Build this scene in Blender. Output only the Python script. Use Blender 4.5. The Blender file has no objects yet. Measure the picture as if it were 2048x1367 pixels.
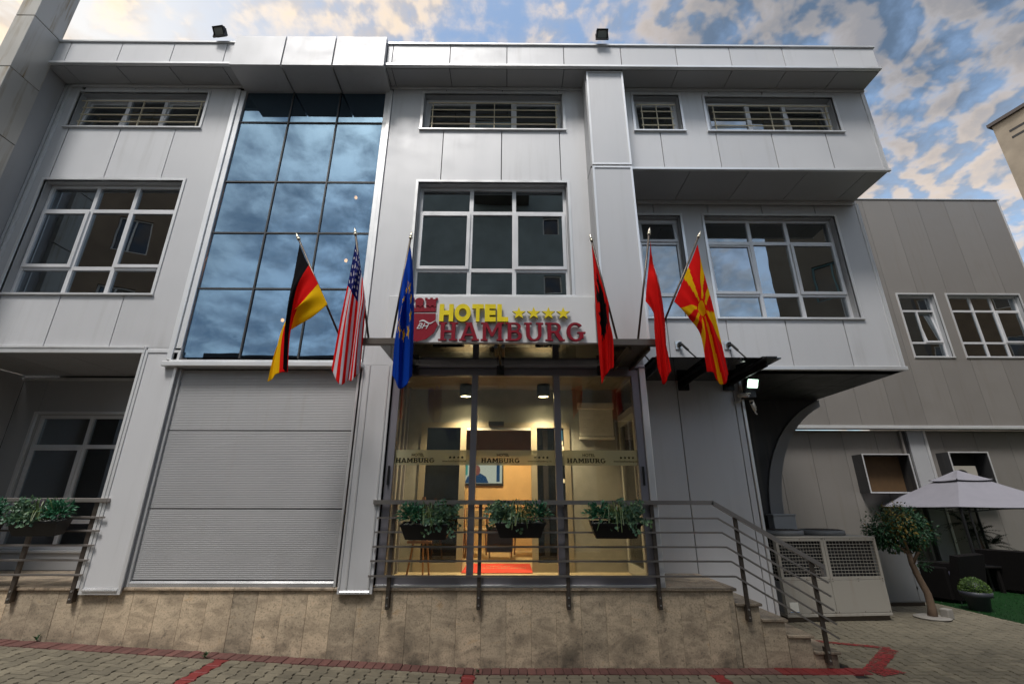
import bpy, bmesh, math, random
from math import radians as rd, sin, cos, pi, sqrt, atan2, hypot
from mathutils import Vector, Matrix, Euler
random.seed(11)
S = bpy.context.scene
COL = S.collection

# ------------------------------------------------------------------ camera
F_PX, PITCH, YAW, ROLL = 914.85, rd(19.25), rd(.341), rd(.116)
CAM = Vector((0.0, -6.037, 1.75))
fwd = Vector((sin(YAW)*cos(PITCH), cos(YAW)*cos(PITCH), sin(PITCH)))
rt0 = Vector((cos(YAW), -sin(YAW), 0)); up0 = rt0.cross(fwd)
RT = cos(ROLL)*rt0 + sin(ROLL)*up0; UP = -sin(ROLL)*rt0 + cos(ROLL)*up0
cd = bpy.data.cameras.new('camera'); cam = bpy.data.objects.new('camera', cd); COL.objects.link(cam)
cd.sensor_width = 36.0; cd.lens = F_PX/2048*36.0; cd.clip_start = .05; cd.clip_end = 2000
cam.matrix_world = Matrix.Translation(CAM) @ Matrix((RT, UP, -fwd)).transposed().to_4x4()
S.camera = cam
def ray(px, py): return RT*((px-1024)/F_PX) - UP*((py-683.5)/F_PX) + fwd
def at(px, py, Y):
    d = ray(px, py); return CAM + d*((Y-CAM.y)/d.y)

# ------------------------------------------------------------------ sky, sun, exposure
SUN_EL, SUN_AZ = rd(60), rd(-24)          # azimuth measured from straight behind the camera, to the left
sun_dir = Vector((sin(SUN_AZ)*cos(SUN_EL), -cos(SUN_AZ)*cos(SUN_EL), sin(SUN_EL)))
W = bpy.data.worlds.new('World'); S.world = W; W.use_nodes = True
nt = W.node_tree; nt.nodes.clear()
def nd(tree, t, **kw):
    n = tree.nodes.new(t)
    for k, v in kw.items():
        if k == 'inp':
            for i, x in v.items(): n.inputs[i].default_value = x
        else: setattr(n, k, v)
    return n
def world():
    L = nt.links.new
    sky = nd(nt, 'ShaderNodeTexSky', sky_type='NISHITA', sun_disc=False, sun_elevation=SUN_EL, air_density=1.0, dust_density=3.0, ozone_density=1.0)
    sky.sun_rotation = atan2(sun_dir.x, sun_dir.y)
    sk = nd(nt, 'ShaderNodeVectorMath', operation='SCALE', inp={3: .11}); L(sky.outputs[0], sk.inputs[0])
    tc = nd(nt, 'ShaderNodeTexCoord'); sep = nd(nt, 'ShaderNodeSeparateXYZ'); L(tc.outputs['Generated'], sep.inputs[0])
    zc = nd(nt, 'ShaderNodeMath', operation='MAXIMUM', inp={1: 0.0}); L(sep.outputs[2], zc.inputs[0])
    za = nd(nt, 'ShaderNodeMath', operation='ADD', inp={1: .35}); L(zc.outputs[0], za.inputs[0])
    dx = nd(nt, 'ShaderNodeMath', operation='DIVIDE'); L(sep.outputs[0], dx.inputs[0]); L(za.outputs[0], dx.inputs[1])
    dy = nd(nt, 'ShaderNodeMath', operation='DIVIDE'); L(sep.outputs[1], dy.inputs[0]); L(za.outputs[0], dy.inputs[1])
    cb = nd(nt, 'ShaderNodeCombineXYZ'); L(dx.outputs[0], cb.inputs[0]); L(dy.outputs[0], cb.inputs[1])
    def cloud(off, detail=6.0):
        a = nd(nt, 'ShaderNodeVectorMath', operation='ADD', inp={1: off}); L(cb.outputs[0], a.inputs[0])
        n1 = nd(nt, 'ShaderNodeTexNoise', inp={'Scale': 15.0, 'Detail': detail, 'Roughness': .56, 'Distortion': .15}); L(a.outputs[0], n1.inputs['Vector'])
        n2 = nd(nt, 'ShaderNodeTexNoise', inp={'Scale': 3.4, 'Detail': 3.0, 'Roughness': .5}); L(a.outputs[0], n2.inputs['Vector'])
        m1 = nd(nt, 'ShaderNodeMath', operation='MULTIPLY', inp={1: .55}); L(n1.outputs[0], m1.inputs[0])
        m2 = nd(nt, 'ShaderNodeMath', operation='MULTIPLY_ADD', inp={1: .55}); L(n2.outputs[0], m2.inputs[0]); L(m1.outputs[0], m2.inputs[2])
        return m2.outputs[0]
    def mr(v, a, b, c=0.0, d=1.0, smooth=True):
        n = nd(nt, 'ShaderNodeMapRange', inp={1: a, 2: b, 3: c, 4: d}); n.interpolation_type = 'SMOOTHSTEP' if smooth else 'LINEAR'; L(v, n.inputs[0]); return n.outputs[0]
    def mul(a, b):
        n = nd(nt, 'ShaderNodeMath', operation='MULTIPLY'); L(a, n.inputs[0])
        if isinstance(b, float): n.inputs[1].default_value = b
        else: L(b, n.inputs[1])
        return n.outputs[0]
    def mixc(f, a, b):
        n = nd(nt, 'ShaderNodeMix', data_type='RGBA'); L(f, n.inputs[0])
        for k, v in ((6, a), (7, b)):
            if isinstance(v, tuple): n.inputs[k].default_value = (*v, 1)
            else: L(v, n.inputs[k])
        return n.outputs[2]
    c0 = cloud((7.3, 2.9, 0)); c1 = cloud((7.3-.02, 2.9+.014, 0), 3.0)
    mask_s = mr(c0, .41, .66)
    class _M: pass
    mask = _M(); mask.outputs = [mask_s]
    dif = nd(nt, 'ShaderNodeMath', operation='SUBTRACT'); L(c0, dif.inputs[0]); L(c1, dif.inputs[1])
    lit = mul(mr(dif.outputs[0], -.04, .05, .0, 1.0), mr(c0, .52, .70, 1.0, .45))
    # evening light: cream on the left, slate grey cloud high on the right
    x_r = mr(sep.outputs[0], -.55, .45); hi_r = mul(mr(sep.outputs[0], .0, .42), mr(sep.outputs[2], .44, .60))
    back = mr(sep.outputs[1], .05, -.25)
    hl = mixc(x_r, (.58, .47, .345), (.45, .355, .265)); hl = mixc(mul(back, .85), hl, (.29, .34, .41)); hl = mixc(mul(hi_r, .85), hl, (.21, .195, .185))
    sh = mixc(x_r, (.37, .315, .265), (.17, .20, .25)); sh = mixc(mul(back, .9), sh, (.20, .25, .315)); sh = mixc(mul(hi_r, .95), sh, (.050, .078, .122))
    class _C: pass
    cc = _C(); cc.outputs = [None, None, mixc(lit, sh, hl)]
    hz = nd(nt, 'ShaderNodeMapRange', interpolation_type='SMOOTHSTEP', inp={1: -.10, 2: -.80, 3: 0.0, 4: .78}); L(sep.outputs[0], hz.inputs[0])
    tn = nd(nt, 'ShaderNodeMix', data_type='RGBA', blend_type='MULTIPLY', inp={0: 1.0, 7: (1.16, 1.20, 1.12, 1)}); L(sk.outputs[0], tn.inputs[6])
    hm = nd(nt, 'ShaderNodeMix', data_type='RGBA', inp={7: (.60, .55, .47, 1)}); L(hz.outputs[0], hm.inputs[0]); L(tn.outputs[2], hm.inputs[6])
    mx = nd(nt, 'ShaderNodeMix', data_type='RGBA'); L(mask.outputs[0], mx.inputs[0]); L(hm.outputs[2], mx.inputs[6]); L(cc.outputs[2], mx.inputs[7])
    bg = nd(nt, 'ShaderNodeBackground', inp={1: 1.0}); L(mx.outputs[2], bg.inputs[0])
    out = nd(nt, 'ShaderNodeOutputWorld'); L(bg.outputs[0], out.inputs[0])
world()
sl = bpy.data.lights.new('sun', 'SUN'); sl.energy = 1.3; sl.angle = rd(14); sl.color = (1.0, .97, .94)
so = bpy.data.objects.new('sun', sl); COL.objects.link(so); so.location = (-8, -20, 30)
so.rotation_euler = (-sun_dir).to_track_quat('-Z', 'Y').to_euler()
S.view_settings.view_transform = 'Standard'; S.view_settings.look = 'None'; S.view_settings.gamma = 1; S.view_settings.use_curve_mapping = False
S.view_settings.exposure = 1.13
S.render.engine = 'CYCLES'
S.cycles.use_denoising = True; S.cycles.max_bounces = 10; S.cycles.transparent_max_bounces = 24; S.cycles.glossy_bounces = 5
S.cycles.sample_clamp_indirect = 6

# ------------------------------------------------------------------ materials
MATS = {}
class NB:
    """small node-building helper on a material"""
    def __init__(s, name):
        s.m = bpy.data.materials.new(name); s.m.use_nodes = True; s.t = s.m.node_tree; s.t.nodes.clear(); MATS[name] = s.m
    def n(s, t, inp=None, **kw):
        x = s.t.nodes.new(t)
        for k, v in kw.items(): setattr(x, k, v)
        for k, v in (inp or {}).items():
            if isinstance(v, bpy.types.NodeSocket): s.t.links.new(v, x.inputs[k])
            else: x.inputs[k].default_value = v
        return x
    def out(s, sh): o = s.n('ShaderNodeOutputMaterial'); s.t.links.new(sh, o.inputs[0]); return s.m
    def coord(s, rnd=False, kind='Object'):
        v = s.n('ShaderNodeTexCoord').outputs[kind]
        if rnd:
            r = s.n('ShaderNodeObjectInfo').outputs['Random']
            k = s.n('ShaderNodeMath', {0: r, 1: 37.0}, operation='MULTIPLY').outputs[0]
            c = s.n('ShaderNodeCombineXYZ', {0: k, 1: k, 2: k}).outputs[0]
            v = s.n('ShaderNodeVectorMath', {0: v, 1: c}, operation='ADD').outputs[0]
        return v
    def noise(s, vec, scale, detail=4, rough=.55, dist=0): return s.n('ShaderNodeTexNoise', {'Vector': vec, 'Scale': scale, 'Detail': detail, 'Roughness': rough, 'Distortion': dist}).outputs[0]
    def ramp(s, fac, stops, interp='LINEAR'):
        r = s.n('ShaderNodeValToRGB', {0: fac}); e = r.color_ramp.elements; r.color_ramp.interpolation = interp
        while len(e) > 1: e.remove(e[-1])
        e[0].position, e[0].color = stops[0][0], (*stops[0][1], 1)
        for p, c in stops[1:]:
            q = e.new(p); q.color = (*c, 1)
        return r.outputs[0]
    def mix(s, f, a, b, blend='MIX'):
        return s.n('ShaderNodeMix', {0: f, 6: a, 7: b}, data_type='RGBA', blend_type=blend).outputs[2]
    def math(s, op, a, b=0.0, c=0.0): return s.n('ShaderNodeMath', {0: a, 1: b, 2: c}, operation=op).outputs[0]
    def mapr(s, v, a, b, c=0.0, d=1.0): return s.n('ShaderNodeMapRange', {0: v, 1: a, 2: b, 3: c, 4: d}).outputs[0]
    def bump(s, h, strength=.3, dist=.01): return s.n('ShaderNodeBump', {'Height': h, 'Strength': strength, 'Distance': dist}).outputs[0]
    def pbr(s, col, rough=.5, metal=0.0, normal=None, **kw):
        i = {'Base Color': col, 'Roughness': rough, 'Metallic': metal}
        if normal is not None: i['Normal'] = normal
        i.update(kw); return s.n('ShaderNodeBsdfPrincipled', i).outputs[0]
def c4(r, g, b): return (r, g, b, 1)

def metal_panel(name, base, rough=.5, metal=.22, grime=.10, streak=(.30, .26, .20)):
    b = NB(name); v = b.coord(True); r = b.n('ShaderNodeObjectInfo').outputs['Random']
    tone = b.mapr(r, 0, 1, .93, 1.04)
    col = b.mix(1.0, c4(*base), b.n('ShaderNodeCombineColor', {0: tone, 1: tone, 2: tone}).outputs[0], 'MULTIPLY')
    sv = b.n('ShaderNodeMapping', {0: v, 3: (9, 9, .5)}).outputs[0]
    st = b.mapr(b.noise(sv, 1.0, 5, .6), .52, .85)
    bl = b.mapr(b.noise(v, .8, 4), .4, .75)
    g = b.math('MULTIPLY', b.math('MULTIPLY', st, bl), grime*4)
    col = b.mix(g, col, c4(*streak))
    fine = b.noise(v, 260, 2)
    rg = b.mapr(b.noise(v, 3.0, 4), .3, .7, rough-.06, rough+.10)
    wav = b.noise(v, 1.3, 2)
    h = b.math('MULTIPLY_ADD', fine, .02, wav)
    b.out(b.pbr(col, rg, metal, b.bump(h, .12, .012)))
metal_panel('panel', (.615, .615, .625), grime=.15, streak=(.36, .35, .33))
metal_panel('panel_low', (.44, .445, .455), grime=.10)  # darker copy of panel; carries painted shade on soffits, reveals and recessed walls
metal_panel('trim', (.78, .78, .78), .34, .55, .05)
metal_panel('frame_metal', (.72, .72, .73), .36, .35, .05)
metal_panel('beige_panel', (.27, .25, .23), .42, .35, .14, (.16, .12, .08))
metal_panel('pier_panel', (.52, .50, .46), .42, .3, 1.1, (.24, .16, .06))
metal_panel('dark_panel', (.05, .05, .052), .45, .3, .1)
metal_panel('arch_grey', (.26, .26, .265), .45, .2, .05)
metal_panel('tan_frame', (.34, .30, .235), .4, .2, .05)
metal_panel('door_metal', (.27, .26, .29), .38, .5, .05)
metal_panel('shutter_metal', (.39, .39, .395), .42, .3, .12)
metal_panel('unit_paint', (.36, .335, .29), .5, .0, .35, (.22, .16, .10))
metal_panel('cabinet_paint', (.24, .245, .25), .5, .1, .2)

metal_panel('polished', (.85, .85, .85), .22, .8, .0)
def steel(name, base, rough):
    b = NB(name); v = b.coord(); n = b.noise(b.n('ShaderNodeMapping', {0: v, 3: (3, 60, 60)}).outputs[0], 6, 3)
    b.out(b.pbr(b.mix(b.mapr(n, .3, .8), c4(*base), c4(*[x*.72 for x in base])), b.mapr(n, .3, .7, rough-.05, rough+.12), .85))
steel('steel', (.42, .385, .36), .34); steel('steel_brown', (.16, .135, .115), .42); steel('brass_steel', (.85, .78, .62), .3); steel('bright_steel', (.68, .67, .65), .25)

def plain(name, col, rough=.5, metal=0.0, var=.12, scale=8, bump=.0, **kw):
    b = NB(name); v = b.coord(True); n = b.noise(v, scale, 5)
    c = b.mix(b.mapr(n, .25, .75), c4(*[x*(1-var) for x in col]), c4(*[min(1, x*(1+var)) for x in col]))
    nm = b.bump(b.noise(v, scale*14, 3), bump, .004) if bump else None
    b.out(b.pbr(c, rough, metal, nm, **kw))
plain('grille_paint', (.60, .53, .38), .35, .3, var=.05); plain('dark_back', (.03, .03, .032), .7); plain('black_plastic', (.007, .007, .008), .42, bump=.1); plain('rubber', (.02, .02, .02), .8)
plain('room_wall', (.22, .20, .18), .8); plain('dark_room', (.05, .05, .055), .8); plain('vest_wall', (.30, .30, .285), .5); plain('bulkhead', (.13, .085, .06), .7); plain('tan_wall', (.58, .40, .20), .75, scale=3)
plain('ceiling_paint', (.16, .15, .14), .7); plain('white_plastic', (.72, .70, .66), .4); plain('floor_tile', (.46, .38, .26), .35, scale=5)
plain('yellow_letter', (.86, .68, .02), .32); plain('yellow_side', (.20, .15, .02), .5); plain('red_letter', (.235, .003, .016), .5, **{'Specular IOR Level': .25}); plain('red_side', (.08, .006, .012), .5)
plain('sign_white', (.70, .70, .70), .35, var=.03, scale=2); plain('niche_brown', (.10, .055, .022), .7); plain('wood', (.26, .12, .045), .5, scale=20); plain('red_mat', (.55, .045, .03), .9, bump=.6, scale=30)
plain('cushion', (.02, .02, .045), .9); plain('chair_pad', (.36, .28, .17), .8); plain('wicker', (.008, .007, .007), .9, bump=.4, scale=30, **{'Specular IOR Level': .1})
plain('canvas', (.21, .205, .235), .8, var=.06, scale=4, bump=.15); plain('soil', (.12, .10, .08), .9, bump=.8, scale=30); plain('pebble', (.45, .44, .42), .8, bump=.5, scale=30)
plain('bark', (.15, .10, .065), .85, bump=1.0, scale=18); plain('pot_blue', (.035, .038, .05), .5); plain('kerb_white', (.27, .25, .22), .8, bump=.4, scale=12)
plain('stucco_grey', (.25, .30, .305), .9, scale=1.2, var=.18); plain('stucco_brown', (.22, .165, .115), .9, scale=1.2, var=.22); plain('stucco_dark', (.16, .145, .125), .9, scale=1.2, var=.2); plain('stucco_far', (.32, .27, .21), .9, scale=.6, var=.2)
plain('roof_tile', (.09, .075, .07), .8); plain('sticker_white', (.75, .73, .66), .5); plain('sticker_blue', (.02, .10, .22), .4); plain('coil_dark', (.008, .008, .009), .6)
plain('teal_shutter', (.10, .22, .26), .5)
plain('lens_glass', (.30, .32, .30), .15); plain('dark_glass', (.012, .014, .018), .04, **{'Specular IOR Level': .8}); plain('tag_blue', (.10, .25, .5), .5); plain('joint_sand', (.012, .010, .008), .95, bump=.6, scale=20)

def stone(name, base, dark, pits=True):
    b = NB(name); v = b.coord(True); rnd = b.n('ShaderNodeObjectInfo').outputs['Random']
    n1 = b.noise(b.n('ShaderNodeMapping', {0: v, 3: (1, 1, 2.2), 2: (0, .5, 0)}).outputs[0], 3.4, 8, .62, .9)
    n2 = b.noise(v, 55, 5, .7); n3 = b.noise(v, 17, 4, .65)
    c = b.ramp(n1, [(.30, tuple(x*.75 for x in dark)), (.40, dark), (.52, base), (.62, tuple(min(1, x*1.12) for x in base)), (.8, (base[0]*.92, base[1]*.72, base[2]*.48))])
    c = b.mix(b.mapr(n2, .50, .66, 0, .75), c, c4(*[x*.42 for x in dark]))
    c = b.mix(b.mapr(b.noise(v, 110, 3, .7), .56, .70, 0, .55), c, c4(*[min(1, x*1.5) for x in base]))
    c = b.mix(b.mapr(n3, .60, .70, 0, .6), c, c4(.10, .085, .065))
    t = b.mapr(rnd, 0, 1, .74, 1.10); tt = b.n('ShaderNodeCombineColor', {0: t, 1: b.math('MULTIPLY', t, b.mapr(rnd, 0, 1, 1.0, .965)), 2: b.math('MULTIPLY', t, b.mapr(rnd, 0, 1, 1.0, .93))}).outputs[0]
    c = b.mix(1.0, c, tt, 'MULTIPLY')
    # rising damp and splash dirt near the pavement, broken up
    z = b.n('ShaderNodeSeparateXYZ', {0: b.n('ShaderNodeNewGeometry').outputs['Position']}).outputs[2]
    w = b.math('MULTIPLY', b.mapr(z, .55, .02), b.mapr(b.noise(b.n('ShaderNodeNewGeometry').outputs['Position'], 2.3, 5, .6), .42, .66))
    c = b.mix(b.math('MULTIPLY', w, .9), c, c4(.06, .053, .043))
    b.out(b.pbr(c, b.mapr(n2, .3, .7, .38, .6), 0.0, b.bump(n2, .12, .004)))
stone('granite', (.55, .45, .325), (.40, .325, .235)); stone('granite_cap', (.42, .34, .25), (.24, .195, .145))

def paver(name, base, var=.22, rough=.85):
    b = NB(name); v = b.coord(True); rnd = b.n('ShaderNodeObjectInfo').outputs['Random']
    p = b.n('ShaderNodeNewGeometry').outputs['Position']
    big = b.noise(p, 1.1, 4); n = b.noise(p, 30, 5, .7); cell = b.noise(p, 5.5, 2)
    t = b.math('MULTIPLY', b.mapr(rnd, 0, 1, 1-var, 1+var), b.mapr(cell, .3, .7, .82, 1.15))
    c = b.mix(1.0, c4(*base), b.n('ShaderNodeCombineColor', {0: t, 1: t, 2: t}).outputs[0], 'MULTIPLY')
    c = b.mix(b.mapr(n, .45, .75, 0, .45), c, c4(*[x*.45 for x in base]))
    c = b.mix(b.mapr(big, .45, .7, 0, .5), c, c4(*[x*.55 for x in base]))
    b.out(b.pbr(c, rough, 0.0, b.bump(n, .5, .004)))
paver('paver_grey', (.165, .143, .10)); paver('brick_red', (.13, .055, .046)); paver('paint_red', (.20, .018, .018), .15, .6)

def worn():
    b = NB('worn_paint'); p = b.n('ShaderNodeNewGeometry').outputs['Position']; n = b.noise(p, 26, 5, .7); m = b.noise(p, 3.5, 3)
    a = b.mapr(b.math('ADD', n, b.math('MULTIPLY', m, .6)), .72, .90, 1.0, .25)
    sh = b.pbr(b.mix(b.mapr(n, .4, .7), c4(.24, .018, .018), c4(.13, .014, .013)), .7)
    b.out(b.n('ShaderNodeMixShader', {0: a, 1: b.n('ShaderNodeBsdfTransparent').outputs[0], 2: sh}).outputs[0])
worn()
def glass(name, tint, refl, rcol=(.9, .9, .9), wave=0.0, ior=1.5, rough=0.0):
    b = NB(name)
    fr = b.n('ShaderNodeFresnel', {0: ior}).outputs[0]
    fac = b.math('MINIMUM', b.math('MULTIPLY_ADD', fr, 1-refl, refl), .97)
    g = {'Color': c4(*rcol), 'Roughness': rough}
    if wave:
        h = b.noise(b.coord(True), .9, 2); g['Normal'] = b.bump(h, wave, .02)
    gl = b.n('ShaderNodeBsdfGlossy', g).outputs[0]; tr = b.n('ShaderNodeBsdfTransparent', {0: c4(*tint)}).outputs[0]
    b.out(b.n('ShaderNodeMixShader', {0: fac, 1: tr, 2: gl}).outputs[0])
glass('window_glass', (.30, .32, .33), .31, (.78, .86, .92), .12)
glass('curtain_glass', (.34, .40, .46), .42, (.30, .46, .62), .08, rough=.0)
glass('door_glass', (.86, .87, .84), .035, (.9, .9, .9), .05)
glass('smoked_glass', (.36, .345, .33), .05); glass('inner_glass', (.10, .11, .12), .12)
glass('dark_canopy', (.20, .20, .215), .05)
def frosted():
    b = NB('frosted_film'); d = b.n('ShaderNodeBsdfDiffuse', {0: c4(.66, .64, .48)}).outputs[0]; t = b.n('ShaderNodeBsdfTranslucent', {0: c4(.72, .70, .50)}).outputs[0]
    a = b.n('ShaderNodeMixShader', {0: .5, 1: d, 2: t}).outputs[0]; tr = b.n('ShaderNodeBsdfTransparent', {0: c4(.95, .95, .85)}).outputs[0]
    b.out(b.n('ShaderNodeMixShader', {0: .62, 1: tr, 2: a}).outputs[0])
frosted(); glass('band_ink', (.30, .29, .24), .02)
def emit(name, col, s):
    b = NB(name); b.out(b.n('ShaderNodeEmission', {0: c4(*col), 1: s}).outputs[0])
emit('lamp_warm', (1.0, .82, .45), 25); emit('bulb_warm', (1.0, .36, .08), 14); emit('flood_led', (.62, 1.0, .72), 1.6); emit('flood_core', (.85, 1.0, .88), 14); emit('star_bulb', (1.0, .85, .5), 4)
emit('tv_white', (.62, .66, .56), .38); emit('tv_teal', (.05, .34, .30), .38); emit('tv_blue', (.02, .07, .16), .38); emit('tv_face', (.28, .10, .08), .38); emit('tv_dark', (.01, .01, .014), .9)
def leafmat(name, base, tip, rough=.45):
    b = NB(name); v = b.coord(); n = b.noise(v, 9, 3); r = b.n('ShaderNodeNewGeometry').outputs['Random Per Island']
    c = b.mix(r, c4(*base), c4(*tip)); c = b.mix(b.mapr(n, .35, .7, 0, .6), c, c4(*[x*.5 for x in base]))
    p = b.pbr(c, rough); t = b.n('ShaderNodeBsdfTranslucent', {0: c}).outputs[0]
    b.out(b.n('ShaderNodeMixShader', {0: .25, 1: p, 2: t}).outputs[0])
leafmat('leaf_dark', (.018, .10, .055), (.04, .19, .085)); leafmat('leaf_round', (.06, .15, .10), (.13, .22, .09)); leafmat('leaf_grass', (.06, .12, .04), (.16, .20, .06))
leafmat('leaf_tree', (.018, .075, .03), (.045, .14, .05)); leafmat('leaf_yellow', (.24, .17, .02), (.34, .24, .04)); leafmat('leaf_palm', (.012, .03, .014), (.03, .055, .02)); leafmat('leaf_box', (.06, .13, .02), (.13, .22, .04)); leafmat('grass_blade', (.008, .045, .010), (.015, .075, .015)); leafmat('flower', (.20, .15, .26), (.32, .24, .36))
def cloth():
    b = NB('flag_cloth'); a = b.n('ShaderNodeVertexColor', layer_name='print').outputs[0]
    w = b.n('ShaderNodeTexWave', {'Vector': b.coord(kind='UV'), 'Scale': 90.0}).outputs[1]
    p = b.pbr(a, .85, 0.0, b.bump(w, .06, .002), **{'Specular IOR Level': .15}); t = b.n('ShaderNodeBsdfTranslucent', {0: a}).outputs[0]
    b.out(b.n('ShaderNodeMixShader', {0: .45, 1: p, 2: t}).outputs[0])
cloth()

# ------------------------------------------------------------------ mesh helpers
class MB:
    def __init__(s): s.v = []; s.f = []
    def add(s, vs, fs):
        k = len(s.v); s.v += [tuple(p) for p in vs]; s.f += [tuple(i+k for i in f) for f in fs]; return s
    def box(s, x0, x1, y0, y1, z0, z1):
        return s.add([(x0,y0,z0),(x1,y0,z0),(x1,y1,z0),(x0,y1,z0),(x0,y0,z1),(x1,y0,z1),(x1,y1,z1),(x0,y1,z1)],
                     [(0,3,2,1),(4,5,6,7),(0,1,5,4),(1,2,6,5),(2,3,7,6),(3,0,4,7)])
    def cbox(s, x0, x1, y0, y1, z0, z1, c=.004):
        """box with chamfered edges"""
        X=(x0,x1); Y=(y0,y1); Z=(z0,z1); idx={}; vs=[]
        for a in (0,1):
            for b in (0,1):
                for d in (0,1):
                    sx=1-2*a; sy=1-2*b; sz=1-2*d
                    for ax in range(3):
                        p=[X[a]+sx*c, Y[b]+sy*c, Z[d]+sz*c]; p[ax]=(X[a],Y[b],Z[d])[ax]
                        idx[(a,b,d,ax)]=len(vs); vs.append(tuple(p))
        g=lambda a,b,d,ax: idx[(a,b,d,ax)]
        fs=[]
        for a in (0,1): fs.append([g(a,0,0,0),g(a,1,0,0),g(a,1,1,0),g(a,0,1,0)] if a else [g(a,0,0,0),g(a,0,1,0),g(a,1,1,0),g(a,1,0,0)])
        for b in (0,1): fs.append([g(0,b,0,1),g(1,b,0,1),g(1,b,1,1),g(0,b,1,1)] if not b else [g(0,b,0,1),g(0,b,1,1),g(1,b,1,1),g(1,b,0,1)])
        for d in (0,1): fs.append([g(0,0,d,2),g(1,0,d,2),g(1,1,d,2),g(0,1,d,2)] if d else [g(0,0,d,2),g(0,1,d,2),g(1,1,d,2),g(1,0,d,2)])
        for a in (0,1):
            for b in (0,1): fs.append([g(a,b,0,0),g(a,b,1,0),g(a,b,1,1),g(a,b,0,1)])
            for d in (0,1): fs.append([g(a,0,d,0),g(a,1,d,0),g(a,1,d,2),g(a,0,d,2)])
        for b in (0,1):
            for d in (0,1): fs.append([g(0,b,d,1),g(1,b,d,1),g(1,b,d,2),g(0,b,d,2)])
        for a in (0,1):
            for b in (0,1):
                for d in (0,1): fs.append([g(a,b,d,0),g(a,b,d,1),g(a,b,d,2)])
        return s.add(vs, fs)
    def prism(s, pts, lo, hi, axis='y'):
        """polygon pts in the plane across axis, between lo and hi"""
        n=len(pts)
        P={'y':lambda a,b,t:(a,t,b),'x':lambda a,b,t:(t,a,b),'z':lambda a,b,t:(a,b,t)}[axis]
        vs=[P(a,b,lo) for a,b in pts]+[P(a,b,hi) for a,b in pts]
        return s.add(vs,[tuple(range(n)),tuple(range(2*n-1,n-1,-1))]+[(i,n+i,n+(i+1)%n,(i+1)%n) for i in range(n)])
    def tube(s, pts, r, n=8, cap=True):
        pts=[Vector(p) for p in pts]; m=len(pts); rr=r if isinstance(r,(list,tuple)) else [r]*m
        up=Vector((0,0,1)); rings=[]
        for i,p in enumerate(pts):
            d=(pts[min(i+1,m-1)]-pts[max(i-1,0)]).normalized()
            a=d.cross(up if abs(d.dot(up))<.95 else Vector((1,0,0))).normalized(); b=a.cross(d)
            rings.append([p+(a*cos(2*pi*k/n)+b*sin(2*pi*k/n))*rr[i] for k in range(n)])
        vs=[q for rg in rings for q in rg]; fs=[]
        for i in range(m-1):
            for k in range(n): fs.append((i*n+k,i*n+(k+1)%n,(i+1)*n+(k+1)%n,(i+1)*n+k))
        if cap: fs+= [tuple(range(n-1,-1,-1)), tuple((m-1)*n+k for k in range(n))]
        return s.add(vs,fs)
    def bar(s, p, q, w, h, side=None):
        """rectangular bar from p to q: w sideways, h along the other way"""
        p=Vector(p); q=Vector(q); d=(q-p).normalized(); a=Vector(side) if side else Vector((0,1,0))
        a=(a-d*a.dot(d)).normalized(); b=d.cross(a)
        vs=[e+a*sx*w/2+b*sy*h/2 for e in (p,q) for sx,sy in ((-1,-1),(1,-1),(1,1),(-1,1))]
        return s.add(vs,[(0,3,2,1),(4,5,6,7),(0,1,5,4),(1,2,6,5),(2,3,7,6),(3,0,4,7)])
    def lathe(s, prof, n=24, c=(0,0,0)):
        vs=[]; m=len(prof)
        for r,z in prof:
            for k in range(n): vs.append((c[0]+r*cos(2*pi*k/n), c[1]+r*sin(2*pi*k/n), c[2]+z))
        fs=[(i*n+k,i*n+(k+1)%n,(i+1)*n+(k+1)%n,(i+1)*n+k) for i in range(m-1) for k in range(n)]
        fs+=[tuple(range(n-1,-1,-1)),tuple((m-1)*n+k for k in range(n))]
        return s.add(vs,fs)
    def leaf(s, p, d, nrm, l, w, bend=.25):
        p=Vector(p); d=Vector(d).normalized(); nrm=Vector(nrm); a=d.cross(nrm)
        if a.length<1e-3: a=d.cross(Vector((1,0,.3)))
        a.normalize(); nn=a.cross(d)
        m=p+d*l*.5+nn*l*.06; t=p+d*l-nn*l*bend
        return s.add([p,m+a*w/2,t,m-a*w/2,m-nn*w*.18],[(0,1,4),(1,2,4),(2,3,4),(3,0,4)])
    def mesh(s, name, mat, smooth=False):
        me=bpy.data.meshes.new(name); me.from_pydata(s.v,[],s.f); me.materials.append(MATS[mat])
        bm=bmesh.new(); bm.from_mesh(me); bmesh.ops.recalc_face_normals(bm, faces=bm.faces); bm.to_mesh(me); bm.free()
        if smooth: me.polygons.foreach_set('use_smooth',[True]*len(me.polygons))
        me.update(); return me
    def obj(s, name, mat, parent=None, smooth=False, world=True):
        return link(name, s.mesh(name, mat, smooth), parent, world)
def wloc(o):
    v=Vector((0,0,0))
    while o: v+=o.location; o=o.parent
    return v
def link(name, data, parent=None, world=True):
    o=bpy.data.objects.new(name,data); COL.objects.link(o)
    if parent is not None:
        o.parent=parent
        if world: o.location=-wloc(parent)
    return o
def tag(o, label, cat, group=None, kind=None):
    if label: o['label']=label
    if cat: o['category']=cat
    if group: o['group']=group
    if kind: o['kind']=kind
    return o
def thing(name, label, cat, loc=(0,0,0), rotz=0, group=None):
    o=bpy.data.objects.new(name,None); COL.objects.link(o); o.location=loc; o.rotation_euler=(0,0,rotz); o.empty_display_size=.2
    return tag(o,label,cat,group)
def B(name, mat, parent, *dims, c=0, world=True):
    m=MB()
    (m.cbox(*dims, c) if c else m.box(*dims)); return m.obj(name, mat, parent, world=world)
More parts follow.
